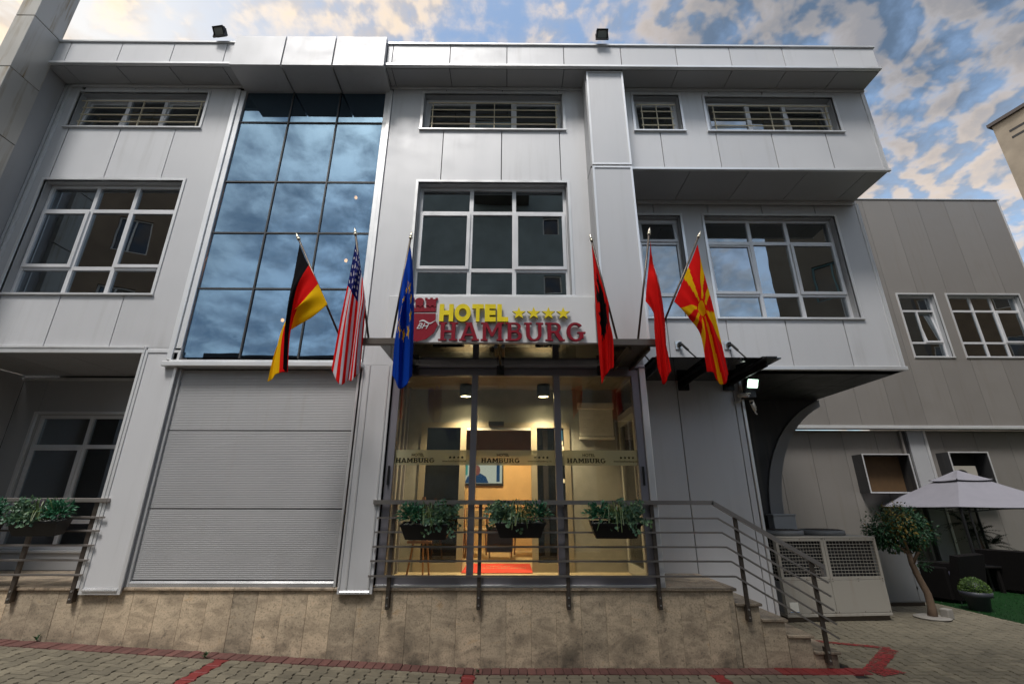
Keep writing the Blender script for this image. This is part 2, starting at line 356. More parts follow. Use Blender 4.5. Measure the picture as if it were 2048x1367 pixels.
def rects(name, mat, parent, rs, y0, y1, c=0):
    m=MB()
    for (x0,x1,z0,z1) in rs: (m.cbox(x0,x1,y0,y1,z0,z1,c) if c and len(rs)==1 else m.box(x0,x1,y0,y1,z0,z1))
    return m.obj(name, mat, parent)
def holes(x0,x1,z0,z1,ops):
    """rectangles covering x0..x1, z0..z1 outside the openings"""
    xs=sorted({x0,x1,*[v for o in ops for v in o[:2] if x0<v<x1]}); zs=sorted({z0,z1,*[v for o in ops for v in o[2:] if z0<v<z1]})
    out=[]
    for a,b in zip(xs,xs[1:]):
        run=None
        for c,d in zip(zs,zs[1:]):
            mx,mz=(a+b)/2,(c+d)/2
            if any(o[0]<mx<o[1] and o[2]<mz<o[3] for o in ops): run=None; continue
            if run: run[3]=d
            else: run=[a,b,c,d]; out.append(run)
    return [tuple(r) for r in out]
def text_mesh(name, body, size, extrude, mat, offset=0.0, shear=0.0, space=1.0):
    cu=bpy.data.curves.new(name,'FONT'); cu.body=body; cu.size=size; cu.extrude=extrude; cu.offset=offset; cu.shear=shear; cu.space_character=space; cu.align_x='LEFT'
    cu.resolution_u=6
    o=bpy.data.objects.new(name,cu); COL.objects.link(o); dg=bpy.context.evaluated_depsgraph_get()
    me=bpy.data.meshes.new_from_object(o.evaluated_get(dg)); bpy.data.objects.remove(o); bpy.data.curves.remove(cu)
    me.materials.clear(); me.materials.append(MATS[mat]); return me
def fill_mesh(name, polys, extrude, mat, offset=0.0):
    cu=bpy.data.curves.new(name,'CURVE'); cu.dimensions='2D'; cu.fill_mode='BOTH'; cu.extrude=extrude; cu.offset=offset
    for pl in polys:
        sp=cu.splines.new('POLY'); sp.points.add(len(pl)-1); sp.use_cyclic_u=True
        for p,q in zip(sp.points,pl): p.co=(q[0],q[1],0,1)
    o=bpy.data.objects.new(name,cu); COL.objects.link(o); dg=bpy.context.evaluated_depsgraph_get()
    me=bpy.data.meshes.new_from_object(o.evaluated_get(dg)); bpy.data.objects.remove(o); bpy.data.curves.remove(cu)
    me.materials.clear(); me.materials.append(MATS[mat]); return me
def front_text(name, me, parent, x, y, z):
    """stand a flat mesh (text plane xy) up so that it faces -Y"""
    o=link(name, me, parent, False); o.rotation_euler=(pi/2,0,0); o.location=Vector((x,y,z))-wloc(parent); return o
def arc(cx,cy,rx,ry,a0,a1,n=10): return [(cx+rx*cos(rd(a0+(a1-a0)*i/n)), cy+ry*sin(rd(a0+(a1-a0)*i/n))) for i in range(n+1)]
def star(cx,cy,r,k=.42,rot=90): return [(cx+(r if i%2==0 else r*k)*cos(rd(rot+36*i)), cy+(r if i%2==0 else r*k)*sin(rd(rot+36*i))) for i in range(10)]

# ================================================================== ground
J=.006
def gz(x): return .052*min(8.6, max(0.0, -x-.4))
def build_ground():
    xs=[-200,-60,-20,-9,-7,-5,-3,-2,-1,-.4,2,6,12,30,80,200]; ys=[-200,-40,-12,-3,0,5,9,30,200]
    m=MB(); vs=[(x,y,gz(x)-.014) for y in ys for x in xs]; n=len(xs)
    m.add(vs,[(j*n+i,j*n+i+1,(j+1)*n+i+1,(j+1)*n+i) for j in range(len(ys)-1) for i in range(n-1)])
    g=m.obj('ground','joint_sand'); tag(g,'grey concrete paving in front of the building',None,kind='structure')
    def outline(k): return [(a*k,b) for a,b in ((-1,-1),(1,-1))]
    hx,wx,hy=.0725,.0505,.0915
    P=[(-hx,-hy),(hx,-hy),(hx,-.048),(wx,-.022),(wx,.022),(hx,.048),(hx,hy),(-hx,hy),(-hx,.048),(-wx,.022),(-wx,-.022),(-hx,-.048)]
    Q=[(x*.93,y*.94) for x,y in P]
    def paver_geo(mb,ox,oy,oz,sl,full=True,tilt=0):
        zf=lambda x,z:oz+z-sl*x+tilt*x
        vs=[(ox+x,oy+y,zf(x,0)) for x,y in Q]+[(ox+x,oy+y,zf(x,-.005)) for x,y in P]+[(ox+x,oy+y,zf(x,-.025)) for x,y in P]
        n=12; fs=[tuple(range(n))]+[(i,(i+1)%n,n+(i+1)%n,n+i) for i in range(n)]+[(n+i,n+(i+1)%n,2*n+(i+1)%n,2*n+i) for i in range(n)]
        mb.add(vs,fs)
    flat=MB(); paver_geo(flat,0,0,0,0); fm=flat.mesh('paver','paver_grey'); fr=fm.copy(); fr.materials.clear(); fr.materials.append(MATS['paint_red'])
    sl_=MB(); paver_geo(sl_,0,0,0,.052); sm=sl_.mesh('paver','paver_grey'); sr=sm.copy(); sr.materials.clear(); sr.materials.append(MATS['paint_red'])
    def near_seg(x,y,a,b,w):
        ax,ay=a; bx,by=b; L2=(bx-ax)**2+(by-ay)**2; t=max(0,min(1,((x-ax)*(bx-ax)+(y-ay)*(by-ay))/L2)); return hypot(x-ax-t*(bx-ax),y-ay-t*(by-ay))<w
    def red(x,y):
        for lx in (-5.75,-3.02,-.42,2.2):
            if y<-.2 and abs(x-lx)<.075: return True
        return False
    cells=[]
    for i in range(-60,130):
        x=i*.14
        for k in range(-9,36):
            y=k*.2+(.1 if i%2 else 0)-.32
            if x<3.84:
                if y>-.31 : continue
            else:
                if y>6.9 or (x>7.85 and y>1.75): continue
                if x<4.0 and y<.0 and y>-.31 and x<3.9: continue
            q=Vector((x,y,gz(x)))-CAM; zc=q.dot(fwd); u=F_PX*q.dot(RT)/zc; v=-F_PX*q.dot(UP)/zc
            vis=abs(u)<1040 and abs(v)<700
            cells.append((-(1/(zc*zc)*abs(q.z)/q.length) if vis else 0, x, y))
    cells.sort(); big=cells[:300]; rest=cells[300:]
    for _,x,y in big:
        sl=x<-.4; r=red(x,y); o=bpy.data.objects.new('paver',(sr if r else sm) if sl else (fr if r else fm)); COL.objects.link(o); o.parent=g
        o.location=(x,y,gz(x)+random.uniform(-.002,.002)); o.rotation_euler=(random.uniform(-.006,.006),random.uniform(-.008,.008),random.uniform(-.01,.01))
    a,b=MB(),MB()
    for _,x,y in rest: paver_geo(b if red(x,y) else a,x,y,gz(x)+random.uniform(-.002,.002),.052 if x<-.4 else 0,tilt=random.uniform(-.006,.006))
    tag(a.obj('more_paving','paver_grey',g),None,None,kind='stuff')
    if b.v: tag(b.obj('more_painted_paving','paint_red',g),None,None,kind='stuff')
    bk=MB().cbox(-.0465,.0465,-.095,.095,-.03,0,.004); b0=bk.mesh('kerb_brick','brick_red'); b1=b0.copy(); b1.materials.clear(); b1.materials.append(MATS['paint_red'])
    x=-8.9
    while x<4.0:
        o=bpy.data.objects.new('kerb_brick', b1 if x>3.0 else b0); COL.objects.link(o); o.parent=g
        o.location=(x,-.118+random.uniform(-.004,.004),gz(x)+.004+random.uniform(-.003,.003)); o.rotation_euler=(0,(.052 if x<-.4 else 0)+random.uniform(-.01,.01),random.uniform(-.015,.015)); x+=.0985
    HP=[(-.074,-.093),(.074,-.093),(.074,-.048),(.052,-.022),(.052,-.008),(-.052,-.008),(-.052,-.022),(-.074,-.048)]; hm_=MB()
    HQ=[(x*.93,-.05+(y+.05)*.9) for x,y in HP]; n=len(HP)
    hm_.add([(x,y,0) for x,y in HQ]+[(x,y,-.005) for x,y in HP]+[(x,y,-.025) for x,y in HP],[tuple(range(n))]+[(i,(i+1)%n,n+(i+1)%n,n+i) for i in range(n)]+[(n+i,n+(i+1)%n,2*n+(i+1)%n,2*n+i) for i in range(n)])
    h0=hm_.mesh('half_paver','paver_grey'); h1=h0.copy(); h1.materials.clear(); h1.materials.append(MATS['paint_red'])
    for i in range(-60,27):
        if i%2:
            x=i*.14; o=bpy.data.objects.new('half_paver', h1 if red(x,-.24) else h0); COL.objects.link(o); o.parent=g; o.location=(x,-.22,gz(x)); o.rotation_euler=(0,.052 if x<-.4 else 0,0)
    for k,(a,b_,w_) in enumerate((((3.98,-.14),(4.82,.66),.085),((4.02,1.06),(4.86,.70),.05),((3.98,-.21),(4.3,-.10),.09))):
        d=Vector((b_[0]-a[0],b_[1]-a[1],0)).normalized(); q=Vector((-d.y,d.x,0))*w_; A_=Vector((*a,.006+.001*k)); E_=Vector((*b_,.006+.001*k)); n=14; vs=[]
        for i in range(n+1):
            c_=A_.lerp(E_,i/n); vs+=[tuple(c_+q*random.uniform(.9,1.06)),tuple(c_-q*random.uniform(.9,1.06))]
        MB().add(vs,[(2*i,2*i+2,2*i+3,2*i+1) for i in range(n)]).obj('painted_line','worn_paint',g)
    # artificial lawn under the gazebo
    l=MB(); l.box(7.9,30,1.9,9,-.05,.004); lo=l.obj('lawn','grass_blade'); tag(lo,'green artificial lawn under the gazebo','lawn',kind='structure')
    gr=MB()
    for _ in range(9000):
        x=random.uniform(7.9,11.5); y=random.uniform(1.9,6.5); a=random.uniform(0,2*pi); h=random.uniform(.015,.035)
        gr.add([(x-.004*cos(a),y-.004*sin(a),0),(x+.004*cos(a),y+.004*sin(a),0),(x+random.uniform(-.012,.012),y+random.uniform(-.012,.012),h)],[(0,1,2)])
    tag(gr.obj('lawn_blades','grass_blade',lo),None,None,kind='stuff')
    return g
GROUND=build_ground()
def weeds(px,py,label,n=14,h=.07):
    p=at(px,py,-.03 if py<1320 else -.22); x=p.x; y=-.225 if py>1300 else -.02
    t=thing('weed',label,'weed',(x,y,gz(x))); m=MB()
    for _ in range(n):
        a=random.uniform(0,2*pi); d=Vector((cos(a)*.6,sin(a)*.6,random.uniform(.4,1.2)))
        m.leaf((random.uniform(-.015,.015),random.uniform(-.015,.015),random.uniform(0,h*.5)),d,(0,0,1),random.uniform(.03,h),random.uniform(.012,.022))
    tag(m.obj('leaves','leaf_tree',t,world=False),None,None,kind='stuff')
weeds(72,1275,'small green weed at the foot of the stone wall, far left')
weeds(428,1318,'green weed at the brick edging near the left red painted line')
weeds(955,1345,'tiny green weed beside the short red painted line below the entrance',10,.05)

# ================================================================== landing and steps
def build_landing():
    t=thing('entrance_landing','beige granite clad landing with five steps at its right end','landing',(0,.5,0))
    B('core','dark_back',t,-9,2.62,.024,1.3,-.1,.76)
    x=-9.0; w=.2895; ws=[]
    while x<2.62:
        x1=min(x+w,2.645); B('stone_tile','granite',t,x+.0008,x1-.0008,0+random.uniform(-.0015,.0015),.022,min(gz(x),gz(x1))-.03,.763,c=.002); x=x1
    B('end_tile','granite',t,2.625,2.648,.026,1.14,.62,.763)
    x=-9.0
    while x<2.62:
        x1=min(x+1.16,2.68); B('cap_slab','granite_cap',t,x+.001,x1-.001,-.028,.5,.767,.80,c=.005); B('floor_slab','granite_cap',t,x+.001,x1-.001,.502,1.34,.767,.80,c=.003); x=x1
    xs=[2.65,2.925,3.195,3.465,3.735]; zs=[.80,.64,.48,.32,.16]
    for i in range(1,5):
        z=zs[i]; x0,x1=xs[i-1],xs[i]
        B('tread','granite_cap',t,x0+.002,x1+.03,-.028,1.14,z-.03,z,c=.005)
        B('side_tile','granite',t,x0+.0025,x1-.0025,0,.022,-.03,z-.034,c=.002)
        B('riser_tile','granite',t,x1-.022,x1-.001,.026,1.14,zs[i+1] if i<4 else -.03,z-.034)
        B('core','dark_back',t,x0,x1-.024,.024,1.13,-.1,z-.032)
    return t
build_landing()

# ================================================================== hotel
HOTEL=thing('hotel_building','three storey hotel clad in silver metal panels with tall blue glass strip','building',(0,0,0))
FY=-.05
def panel(parent, rs, yf=FY, mat='panel', th=.03, name='panel', c=.003): return rects(name,mat,parent,rs,yf,yf+th,c)
def backing(name, x0,x1,z0,z1,y0,y1,ops,mat='dark_back'): return rects(name,mat,HOTEL,holes(x0,x1,z0,z1,ops),y0,y1)
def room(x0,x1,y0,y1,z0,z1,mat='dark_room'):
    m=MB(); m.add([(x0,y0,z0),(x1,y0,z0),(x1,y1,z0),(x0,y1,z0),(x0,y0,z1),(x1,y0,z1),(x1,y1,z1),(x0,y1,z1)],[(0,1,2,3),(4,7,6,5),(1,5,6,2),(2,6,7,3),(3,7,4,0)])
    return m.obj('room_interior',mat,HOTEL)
def ring(m,x0,x1,z0,z1,y0,y1,w,wb=None):
    wb=wb or w
    m.box(x0,x0+w,y0,y1,z0+wb,z1-w); m.box(x1-w,x1,y0,y1,z0+wb,z1-w); m.box(x0,x1,y0,y1,z1-w,z1); m.box(x0,x1,y0,y1,z0,z0+wb); return m
def window(x0,x1,z0,z1,yf=FY,cols=(.355,.645),rows=(.235,.755),sash=None,rec=.12,parent=None,glassm='window_glass',fm='frame_metal',mid=None,trimw=.04):
    parent=parent or HOTEL; sash=sash or {}
    a0,a1,b0,b1=x0+.012,x1-.012,z0+.012,z1-.012; fy=yf+rec; fw=.05
    xs=[a0]+[a0+(a1-a0)*c for c in cols]+[a1]; zs=[b0]+[b0+(b1-b0)*r for r in rows]+[b1]
    m=ring(MB(),a0,a1,b0,b1,fy,fy+.07,fw)
    for x in xs[1:-1]: m.box(x-.03,x+.03,fy+.002,fy+.068,b0+fw,b1-fw)
    for z in zs[1:-1]:
        for i in range(len(xs)-1):
            m.box(xs[i]+(fw if i==0 else .03),xs[i+1]-(fw if i==len(xs)-2 else .03),fy+.004,fy+.066,z-.03,z+.03)
    w=m.obj('window',fm,parent)
    ring(MB(),x0-trimw,x1+trimw,z0-trimw,z1+trimw,yf-.016,yf+.022,trimw).obj('trim','trim',w)
    r=MB(); r.box(x0,x0+.011,yf+.0225,fy+.075,z0,z1); r.box(x1-.011,x1,yf+.0225,fy+.075,z0,z1); r.box(x0+.011,x1-.011,yf+.0225,fy+.075,z1-.011,z1); r.box(x0+.011,x1-.011,yf+.0225,fy+.075,z0,z0+.011)
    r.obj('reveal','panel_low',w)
    B('sill','trim',w,x0-.05,x1+.05,yf-.035,yf-.0165,z0-.034,z0-.004,c=.003)
    for i in range(len(xs)-1):
        for k in range(len(zs)-1):
            p0=xs[i]+(fw if i==0 else .03); p1=xs[i+1]-(fw if i==len(xs)-2 else .03); q0=zs[k]+(fw if k==0 else .03); q1=zs[k+1]-(fw if k==len(zs)-2 else .03)
            if mid and (i,k) in mid:
                xm=p0+(p1-p0)*mid[(i,k)]; B('mullion',fm,w,xm-.025,xm+.025,fy+.004,fy+.066,q0,q1); subs=[(p0,xm-.025),(xm+.025,p1)]
            else: subs=[(p0,p1)]
            for si,(s0,s1) in enumerate(subs):
                key=(i,k) if len(subs)==1 else (i,k,si)
                if key in sash:
                    tilt=sash[key]; so=ring(MB(),s0-.02,s1+.02,0,q1-q0+.04,-.022,.03,.05).obj('sash',fm,w,world=False)
                    so.location=(0,fy,q0-.02); so.rotation_euler=(-rd(tilt),0,0)
                    B('pane',glassm,so,s0+.03,s1-.03,0,.006,.05,q1-q0-.01,world=False)
                else: B('pane',glassm,w,s0-.004,s1+.004,fy+.03,fy+.036,q0-.004,q1+.004)
    return w
def grille(w,x0,x1,z0,z1,y):
    for i in range(4):
        z=z0+(z1-z0)*i/3; e=.05 if i==3 else 0
        MB().tube([(x0-e,y,z),(x1+e,y,z)],.010,8).obj('grille_bar','grille_paint',w)
    for x in (x0+.03,(x0+x1)/2,x1-.03): MB().bar((x,y+.012,z0-.09),(x,y+.012,z1),.012,.022,(1,0,0)).obj('grille_post','grille_paint',w)

# --- left wing
opsL=[(-7.3,-5.13,4.55,6.5),(-7.3,-5.13,7.56,8.3)]
LW=backing('facade_wall',-7.56,-4.62,3.72,8.45,-.018,.22,opsL)
g=J
panel(LW,[(-7.55,-7.3,3.74,8.44),(-7.3,-7.25-g,6.5,7.56),(-7.3,-7.25-g,3.74,4.55)])
for a,b in ((-7.25,-6.4),(-6.4,-5.5)):
    panel(LW,[(a+g,b-g,6.5,7.56)]); panel(LW,[(a+g,b-g,3.74,4.55)]); panel(LW,[(a+g,b-g,8.3,8.44)])
panel(LW,[(-5.13,-4.66,3.74,8.44),(-5.5+g,-5.13,6.5,7.56),(-5.5+g,-5.13,3.74,4.55),(-5.5+g,-5.13,8.3,8.44)])
wl2=window(-7.3,-5.13,4.55,6.5,sash={(0,1):0,(2,1):0}); wl3=window(-7.3,-5.13,7.56,8.3,rows=(),sash={(0,0):7,(2,0):7}); grille(wl3,-7.2,-5.2,7.70,8.14,-.02)
room(-7.5,-5.0,.2,4,3.8,6.6); room(-7.5,-5.0,.2,4,7.3,8.42)
# --- pilaster beside the loggia, loggia
PL=B('pilaster','dark_back',HOTEL,-4.93,-4.53,-.016,.2,.76,3.7)
panel(PL,[(-4.96,-4.50,.735,3.735)]); m=ring(MB(),-4.97,-4.49,.73,3.70,-.062,-.051,.035,.05); m.obj('trim','trim',PL)
wx0,wx1=-7.6,-5.9
LG=rects('loggia_wall','dark_back',HOTEL,holes(-8.1,-4.95,.76,3.8,[(wx0,wx1,1.07,3.07)]),1.382,1.5)
for r in holes(-8.0,-4.95,.80,3.68,[(wx0,wx1,1.07,3.07)]): panel(LG,[(r[0]+.004,r[1]-.004,r[2]+.003,r[3]-.003)],1.35,'panel_low')
window(wx0,wx1,1.07,3.07,yf=1.35,cols=(.5,),rows=(.19,.75),sash={(0,1):0},rec=.06,glassm='window_glass')
room(-7.8,-5.6,1.5,4,.9,3.3)
for i in range(4):
    a=-8.0+i*.86; B('ceiling_panel','panel_low',LG,a+.004,min(a+.86,-4.97)-.004,-.018,1.345,3.70,3.72)
B('side_wall','panel_low',LG,-8.08,-8.0,-.1,1.345,.80,3.70); B('side_wall','panel_low',LG,-4.97,-4.94,.17,1.345,.80,3.70)
m=MB(); m.box(-7.56,-4.97,-.075,-.02,3.655,3.745); m.box(-7.56,-4.985,-.085,-.0755,3.72,3.745); m.obj('opening_trim','trim',LG)
MB().box(-5.005,-4.972,-.072,.16,.80,3.654).obj('opening_trim','trim',LG)
MB().box(-8.0,-4.97,1.31,1.349,3.62,3.66).obj('opening_trim','trim',LG)
# --- return beside the pier
RW=B('return_wall','panel_low',HOTEL,-8.0,-7.567,-.428,-.02,.4,8.9)
for x,w in ((-7.56,.045),(-7.495,.03)): MB().box(x,x+w,-.085,-.051,3.75,8.44).obj('trim','trim',RW)
MB().box(-7.585,-7.55,-.47,-.442,.4,8.44).obj('trim','trim',RW)

# --- glass strip
def pane_tilted(parent,x0,x1,z0,z1):
    # every pane sits a hair differently in its gasket
    t=[random.uniform(-.0022,.0022) for _ in range(3)]; t.append(t[0]+t[2]-t[1]); P=[(x0,z0),(x1,z0),(x1,z1),(x0,z1)]
    MB().add([(x,-.012+k,z) for (x,z),k in zip(P,t)]+[(x,-.004+k,z) for (x,z),k in zip(P,t)],[(0,1,2,3),(7,6,5,4),(0,4,5,1),(1,5,6,2),(2,6,7,3),(3,7,4,0)]).obj('pane','curtain_glass',parent)
CW=MB()
gx=[-4.50,-3.70,-2.90,-2.13]; gzs=[3.60,4.65,5.58,6.51,7.70,8.36]
for x in gx[1:-1]: CW.box(x-.011,x+.011,-.03,.10,3.60,8.36)
for z in gzs[1:-1]:
    for a,b in zip(gx,gx[1:]): CW.box(a+.0115,b-.0115,-.028,.09,z-.012,z+.012)
CW=CW.obj('glass_strip','dark_panel',HOTEL)
for a,b in zip(gx,gx[1:]):
    for c,d in zip(gzs,gzs[1:]): pane_tilted(CW,a+.010,b-.010,c+.011,d-.011)
for (x0,x1,y0) in ((-4.66,-4.585,-.075),(-4.585,-4.50,-.05),(-2.13,-2.06,-.05),(-2.06,-2.0,-.075)): B('side_trim','trim',CW,x0+.001,x1-.001,y0,.1,3.56,8.36,c=.004)
B('bottom_trim','trim',CW,-4.60,-2.0,-.085,.1,3.525,3.559,c=.004); B('bottom_ledge','trim',CW,-4.66,-1.98,-.14,.1,3.455,3.522,c=.008)
room(-4.55,-2.1,.12,4.5,3.6,8.3)
bulbs=thing('pendant_lamps','warm glowing pendant lamps seen through the blue glass strip','lamp',tuple(at(540,530,1.6)))
for px,py in ((403,530),(525,529),(632,528),(692,521),(712,395),(565,640)):
    p=at(px,py,1.6); b=MB().lathe([(.0,-.035),(.022,-.025),(.03,0),(.02,.028),(0,.035)],12,tuple(p)).obj('bulb','bulb_warm',bulbs,True); MB().tube([p+Vector((0,0,.035)),(p.x,p.y,8.28)],.004,5).obj('cord','black_plastic',bulbs)
sb=thing('star_lights','tiny white star lights inside the upper part of the glass strip','lamp',tuple(at(640,260,.7)))
for px,py in ((700,215),(662,236),(720,237),(745,265),(617,268),(634,292),(593,291),(663,305),(737,273),(691,310),(684,336),(710,339),(733,336),(688,350),(560,234),(608,209),(584,209),(725,355)):
    p=at(px,py,.7); MB().lathe([(0,-.011),(.011,0),(0,.011)],6,tuple(p)).obj('bulb','star_bulb',sb)
# --- roller shutter below the strip
B('reveal_panel','panel_low',HOTEL,-4.527,-4.481,-.017,.064,.803,3.452); SH=MB(); SH.box(-4.5,-2.02,.065,.22,.80,3.455); SH=SH.obj('shutter_wall','dark_back',HOTEL)
for z0,z1 in ((.875,1.655),(1.668,2.615),(2.628,3.44)):
    m=MB(); n=int((z1-z0)/.021); x0,x1=-4.452,-2.062; vs=[]; 
    for i in range(n+1):
        z=z0+(z1-z0)*i/n
        for dz,y in ((0,.0218),(.006,.020),(.014,.020),(.0205,.0218)):
            if i==n and dz>0: continue
            vs+= [(x0,y,z+dz),(x1,y,z+dz)]
    k=len(vs)//2; vs+=[(x0,.06,z0),(x1,.06,z0),(x0,.06,z1),(x1,.06,z1)]; b=2*k
    fs=[(2*i,2*i+1,2*i+3,2*i+2) for i in range(k-1)]+[(b,b+1,1,0),(b+2,2*k-2,2*k-1,b+3)]
    m.add(vs,fs); m.obj('shutter_section','shutter_metal',SH)
MB().box(-4.478,-4.455,-.012,.06,.805,3.45).obj('shutter_guide','trim',SH); MB().box(-2.058,-2.03,-.012,.06,.805,3.45).obj('shutter_guide','trim',SH)
MB().prism([(-.012,.803),(-.012,.842),(.012,.862),(.06,.862),(.06,.803)],-4.452,-2.062,'x').obj('bottom_rail','polished',SH)

# --- centre
opsC=[(-1.44,.90,4.55,6.5),(-1.46,.88,7.56,8.32)]
CWL=backing('facade_wall',-2.0,1.25,3.5,8.45,-.018,.22,opsC)
panel(CWL,[(-1.995,-1.46,3.5,8.44),(-1.46,-1.44,3.5,7.56),(-1.44,-1.1-g,6.5,7.56),(-1.44,-1.1-g,3.5,4.55),(-1.46,-1.1-g,8.32,8.44)])
panel(CWL,[(.90,1.24,3.5,8.44),(.81+g,.90,6.5,7.56),(.81+g,.90,3.5,4.55),(.81+g,.90,8.32,8.44)])
for a,b in ((-1.1,-.14),(-.14,.81)):
    panel(CWL,[(a+g,b-g,6.5,7.56)]); panel(CWL,[(a+g,b-g,3.5,4.55)]); panel(CWL,[(a+g,b-g,8.32,8.44)])
window(-1.44,.90,4.55,6.5,sash={(0,1):0,(2,1):0}); wc3=window(-1.46,.88,7.56,8.32,rows=(),sash={(0,0):5,(2,0):5}); grille(wc3,-1.34,.80,7.70,8.15,-.02)
room(-1.9,1.2,.2,4,3.8,6.7); room(-1.9,1.2,.2,4,7.3,8.42)
P2=B('pilaster','dark_back',HOTEL,-1.98,-1.62,-.016,.3,.76,3.5)
panel(P2,[(-1.995,-1.585,.735,3.497)])
for x in (-1.985,-1.90,-1.64): MB().box(x,x+.018,-.060,-.0505,.80,3.497).obj('trim','trim',P2)
MB().prism([(-.066,.737),(-.066,.757),(-.0515,.772),(-.0515,.737)],-1.96,-1.62,'x').obj('foot_trim','polished',P2)
MB().prism([(-.078,.765),(-.078,.778),(-.0515,.802),(-.0515,.765)],-4.93,-4.53,'x').obj('foot_trim','polished',PL)

# --- square pillar
PI=B('pillar','dark_back',HOTEL,1.262,1.818,-.368,.85,3.72,8.44)
for z0,z1 in ((3.70,6.53),(6.56,8.435)):
    B('panel','panel',PI,1.25,1.83,-.40,-.37,z0,z1,c=.004); B('side_panel','panel_low',PI,1.225,1.255,-.366,-.052,z0,z1,c=.004); B('side_panel','panel_low',PI,1.826,1.852,-.366,.78,z0,z1,c=.004)
    ring(MB(),1.24,1.84,z0,z1,-.412,-.401,.03).obj('trim','trim',PI)
# --- upper right block (3rd floor) hanging forward
opsR=[(2.09,2.87,7.56,8.32),(3.31,5.50,7.56,8.29)]
UR=backing('facade_wall',1.86,6.08,6.80,8.45,-.018,.2,opsR)
panel(UR,[(1.856,2.09,6.81,8.44),(2.09,2.48-g,6.81,7.56),(2.09,2.48-g,8.32,8.44)])
panel(UR,[(2.48+g,2.87,6.81,7.56),(2.48+g,2.87,8.32,8.44),(2.87,3.31,6.81,8.44),(3.31,3.4-g,6.81,7.56),(3.31,3.4-g,8.29,8.44)])
for a,b in ((3.4,4.32),(4.32,5.22)): panel(UR,[(a+g,b-g,6.81,7.56)]); panel(UR,[(a+g,b-g,8.29,8.44)])
panel(UR,[(5.22+g,5.5,6.81,7.56),(5.22+g,5.5,8.29,8.44),(5.5,6.095,6.81,8.44)])
ws=window(2.09,2.87,7.56,8.32,cols=(),rows=(),sash={(0,0):5}); grille(ws,2.2,2.76,7.70,8.14,-.02)
wr=window(3.31,5.50,7.56,8.29,rows=(),sash={(0,0):0,(2,0):6}); grille(wr,3.42,5.40,7.70,8.13,-.02)
room(1.95,6.0,.2,4,7.3,8.42)
B('end_wall','panel_low',UR,6.07,6.10,-.018,6.7,6.81,8.44)
B('lower_trim','trim',UR,1.856,6.11,-.068,-.02,6.765,6.808,c=.004); MB().box(6.015,6.05,-.062,-.0505,6.81,8.44).obj('edge_trim','trim',UR)
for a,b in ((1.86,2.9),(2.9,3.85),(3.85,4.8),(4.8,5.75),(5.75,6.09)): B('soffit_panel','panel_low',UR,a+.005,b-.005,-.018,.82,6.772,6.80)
MB().box(1.86,6.1,.735,.775,6.715,6.769).obj('soffit_trim','trim',UR)
# --- right block (2nd floor), set back
Y2=.80
opsR2=[(2.24,2.98,4.57,6.5),(3.40,5.70,4.57,6.5)]
R2=backing('facade_wall',1.86,6.18,3.70,6.77,Y2+.032,Y2+.25,opsR2)
def p2(rs): return panel(R2,rs,Y2)
p2([(1.856,2.24,3.76,6.765),(2.24,2.53-g,3.76,4.57),(2.24,2.53-g,6.5,6.765)])
p2([(2.53+g,2.98,3.76,4.57),(2.53+g,2.98,6.5,6.765),(2.98,3.40,3.76,6.765),(3.40,3.49-g,3.76,4.57),(3.40,3.49-g,6.5,6.765)])
for a,b in ((3.49,4.45),(4.45,5.39)): p2([(a+g,b-g,3.76,4.57)]); p2([(a+g,b-g,6.5,6.765)])
p2([(5.39+g,5.7,3.76,4.57),(5.39+g,5.7,6.5,6.765),(5.7,6.195,3.76,6.765)])
window(2.24,2.98,4.57,6.5,yf=Y2,cols=(),sash={(0,2):4}); window(3.40,5.70,4.57,6.5,yf=Y2,sash={(0,1):2.5,(2,1):0})
room(1.95,6.1,Y2+.25,5,3.9,6.7)
B('lower_trim','trim',R2,1.856,6.215,Y2-.02,Y2+.04,3.695,3.757,c=.005); MB().box(6.12,6.15,Y2-.014,Y2-.0005,3.76,6.72).obj('edge_trim','trim',R2)
B('end_wall','panel_low',R2,6.17,6.20,Y2+.032,6.78,3.76,6.76)
for k in range(6):
    ya=Y2+k; 
    for a,b in ((1.86,2.85),(2.85,3.85),(3.85,4.8),(4.8,5.7),(5.7,6.2)): B('soffit_panel','dark_panel',R2,a+.005,b-.005,ya+.045,min(ya+1.035,6.78),3.70,3.72)  # soffit shade painted in: near black instead of the façade's silver
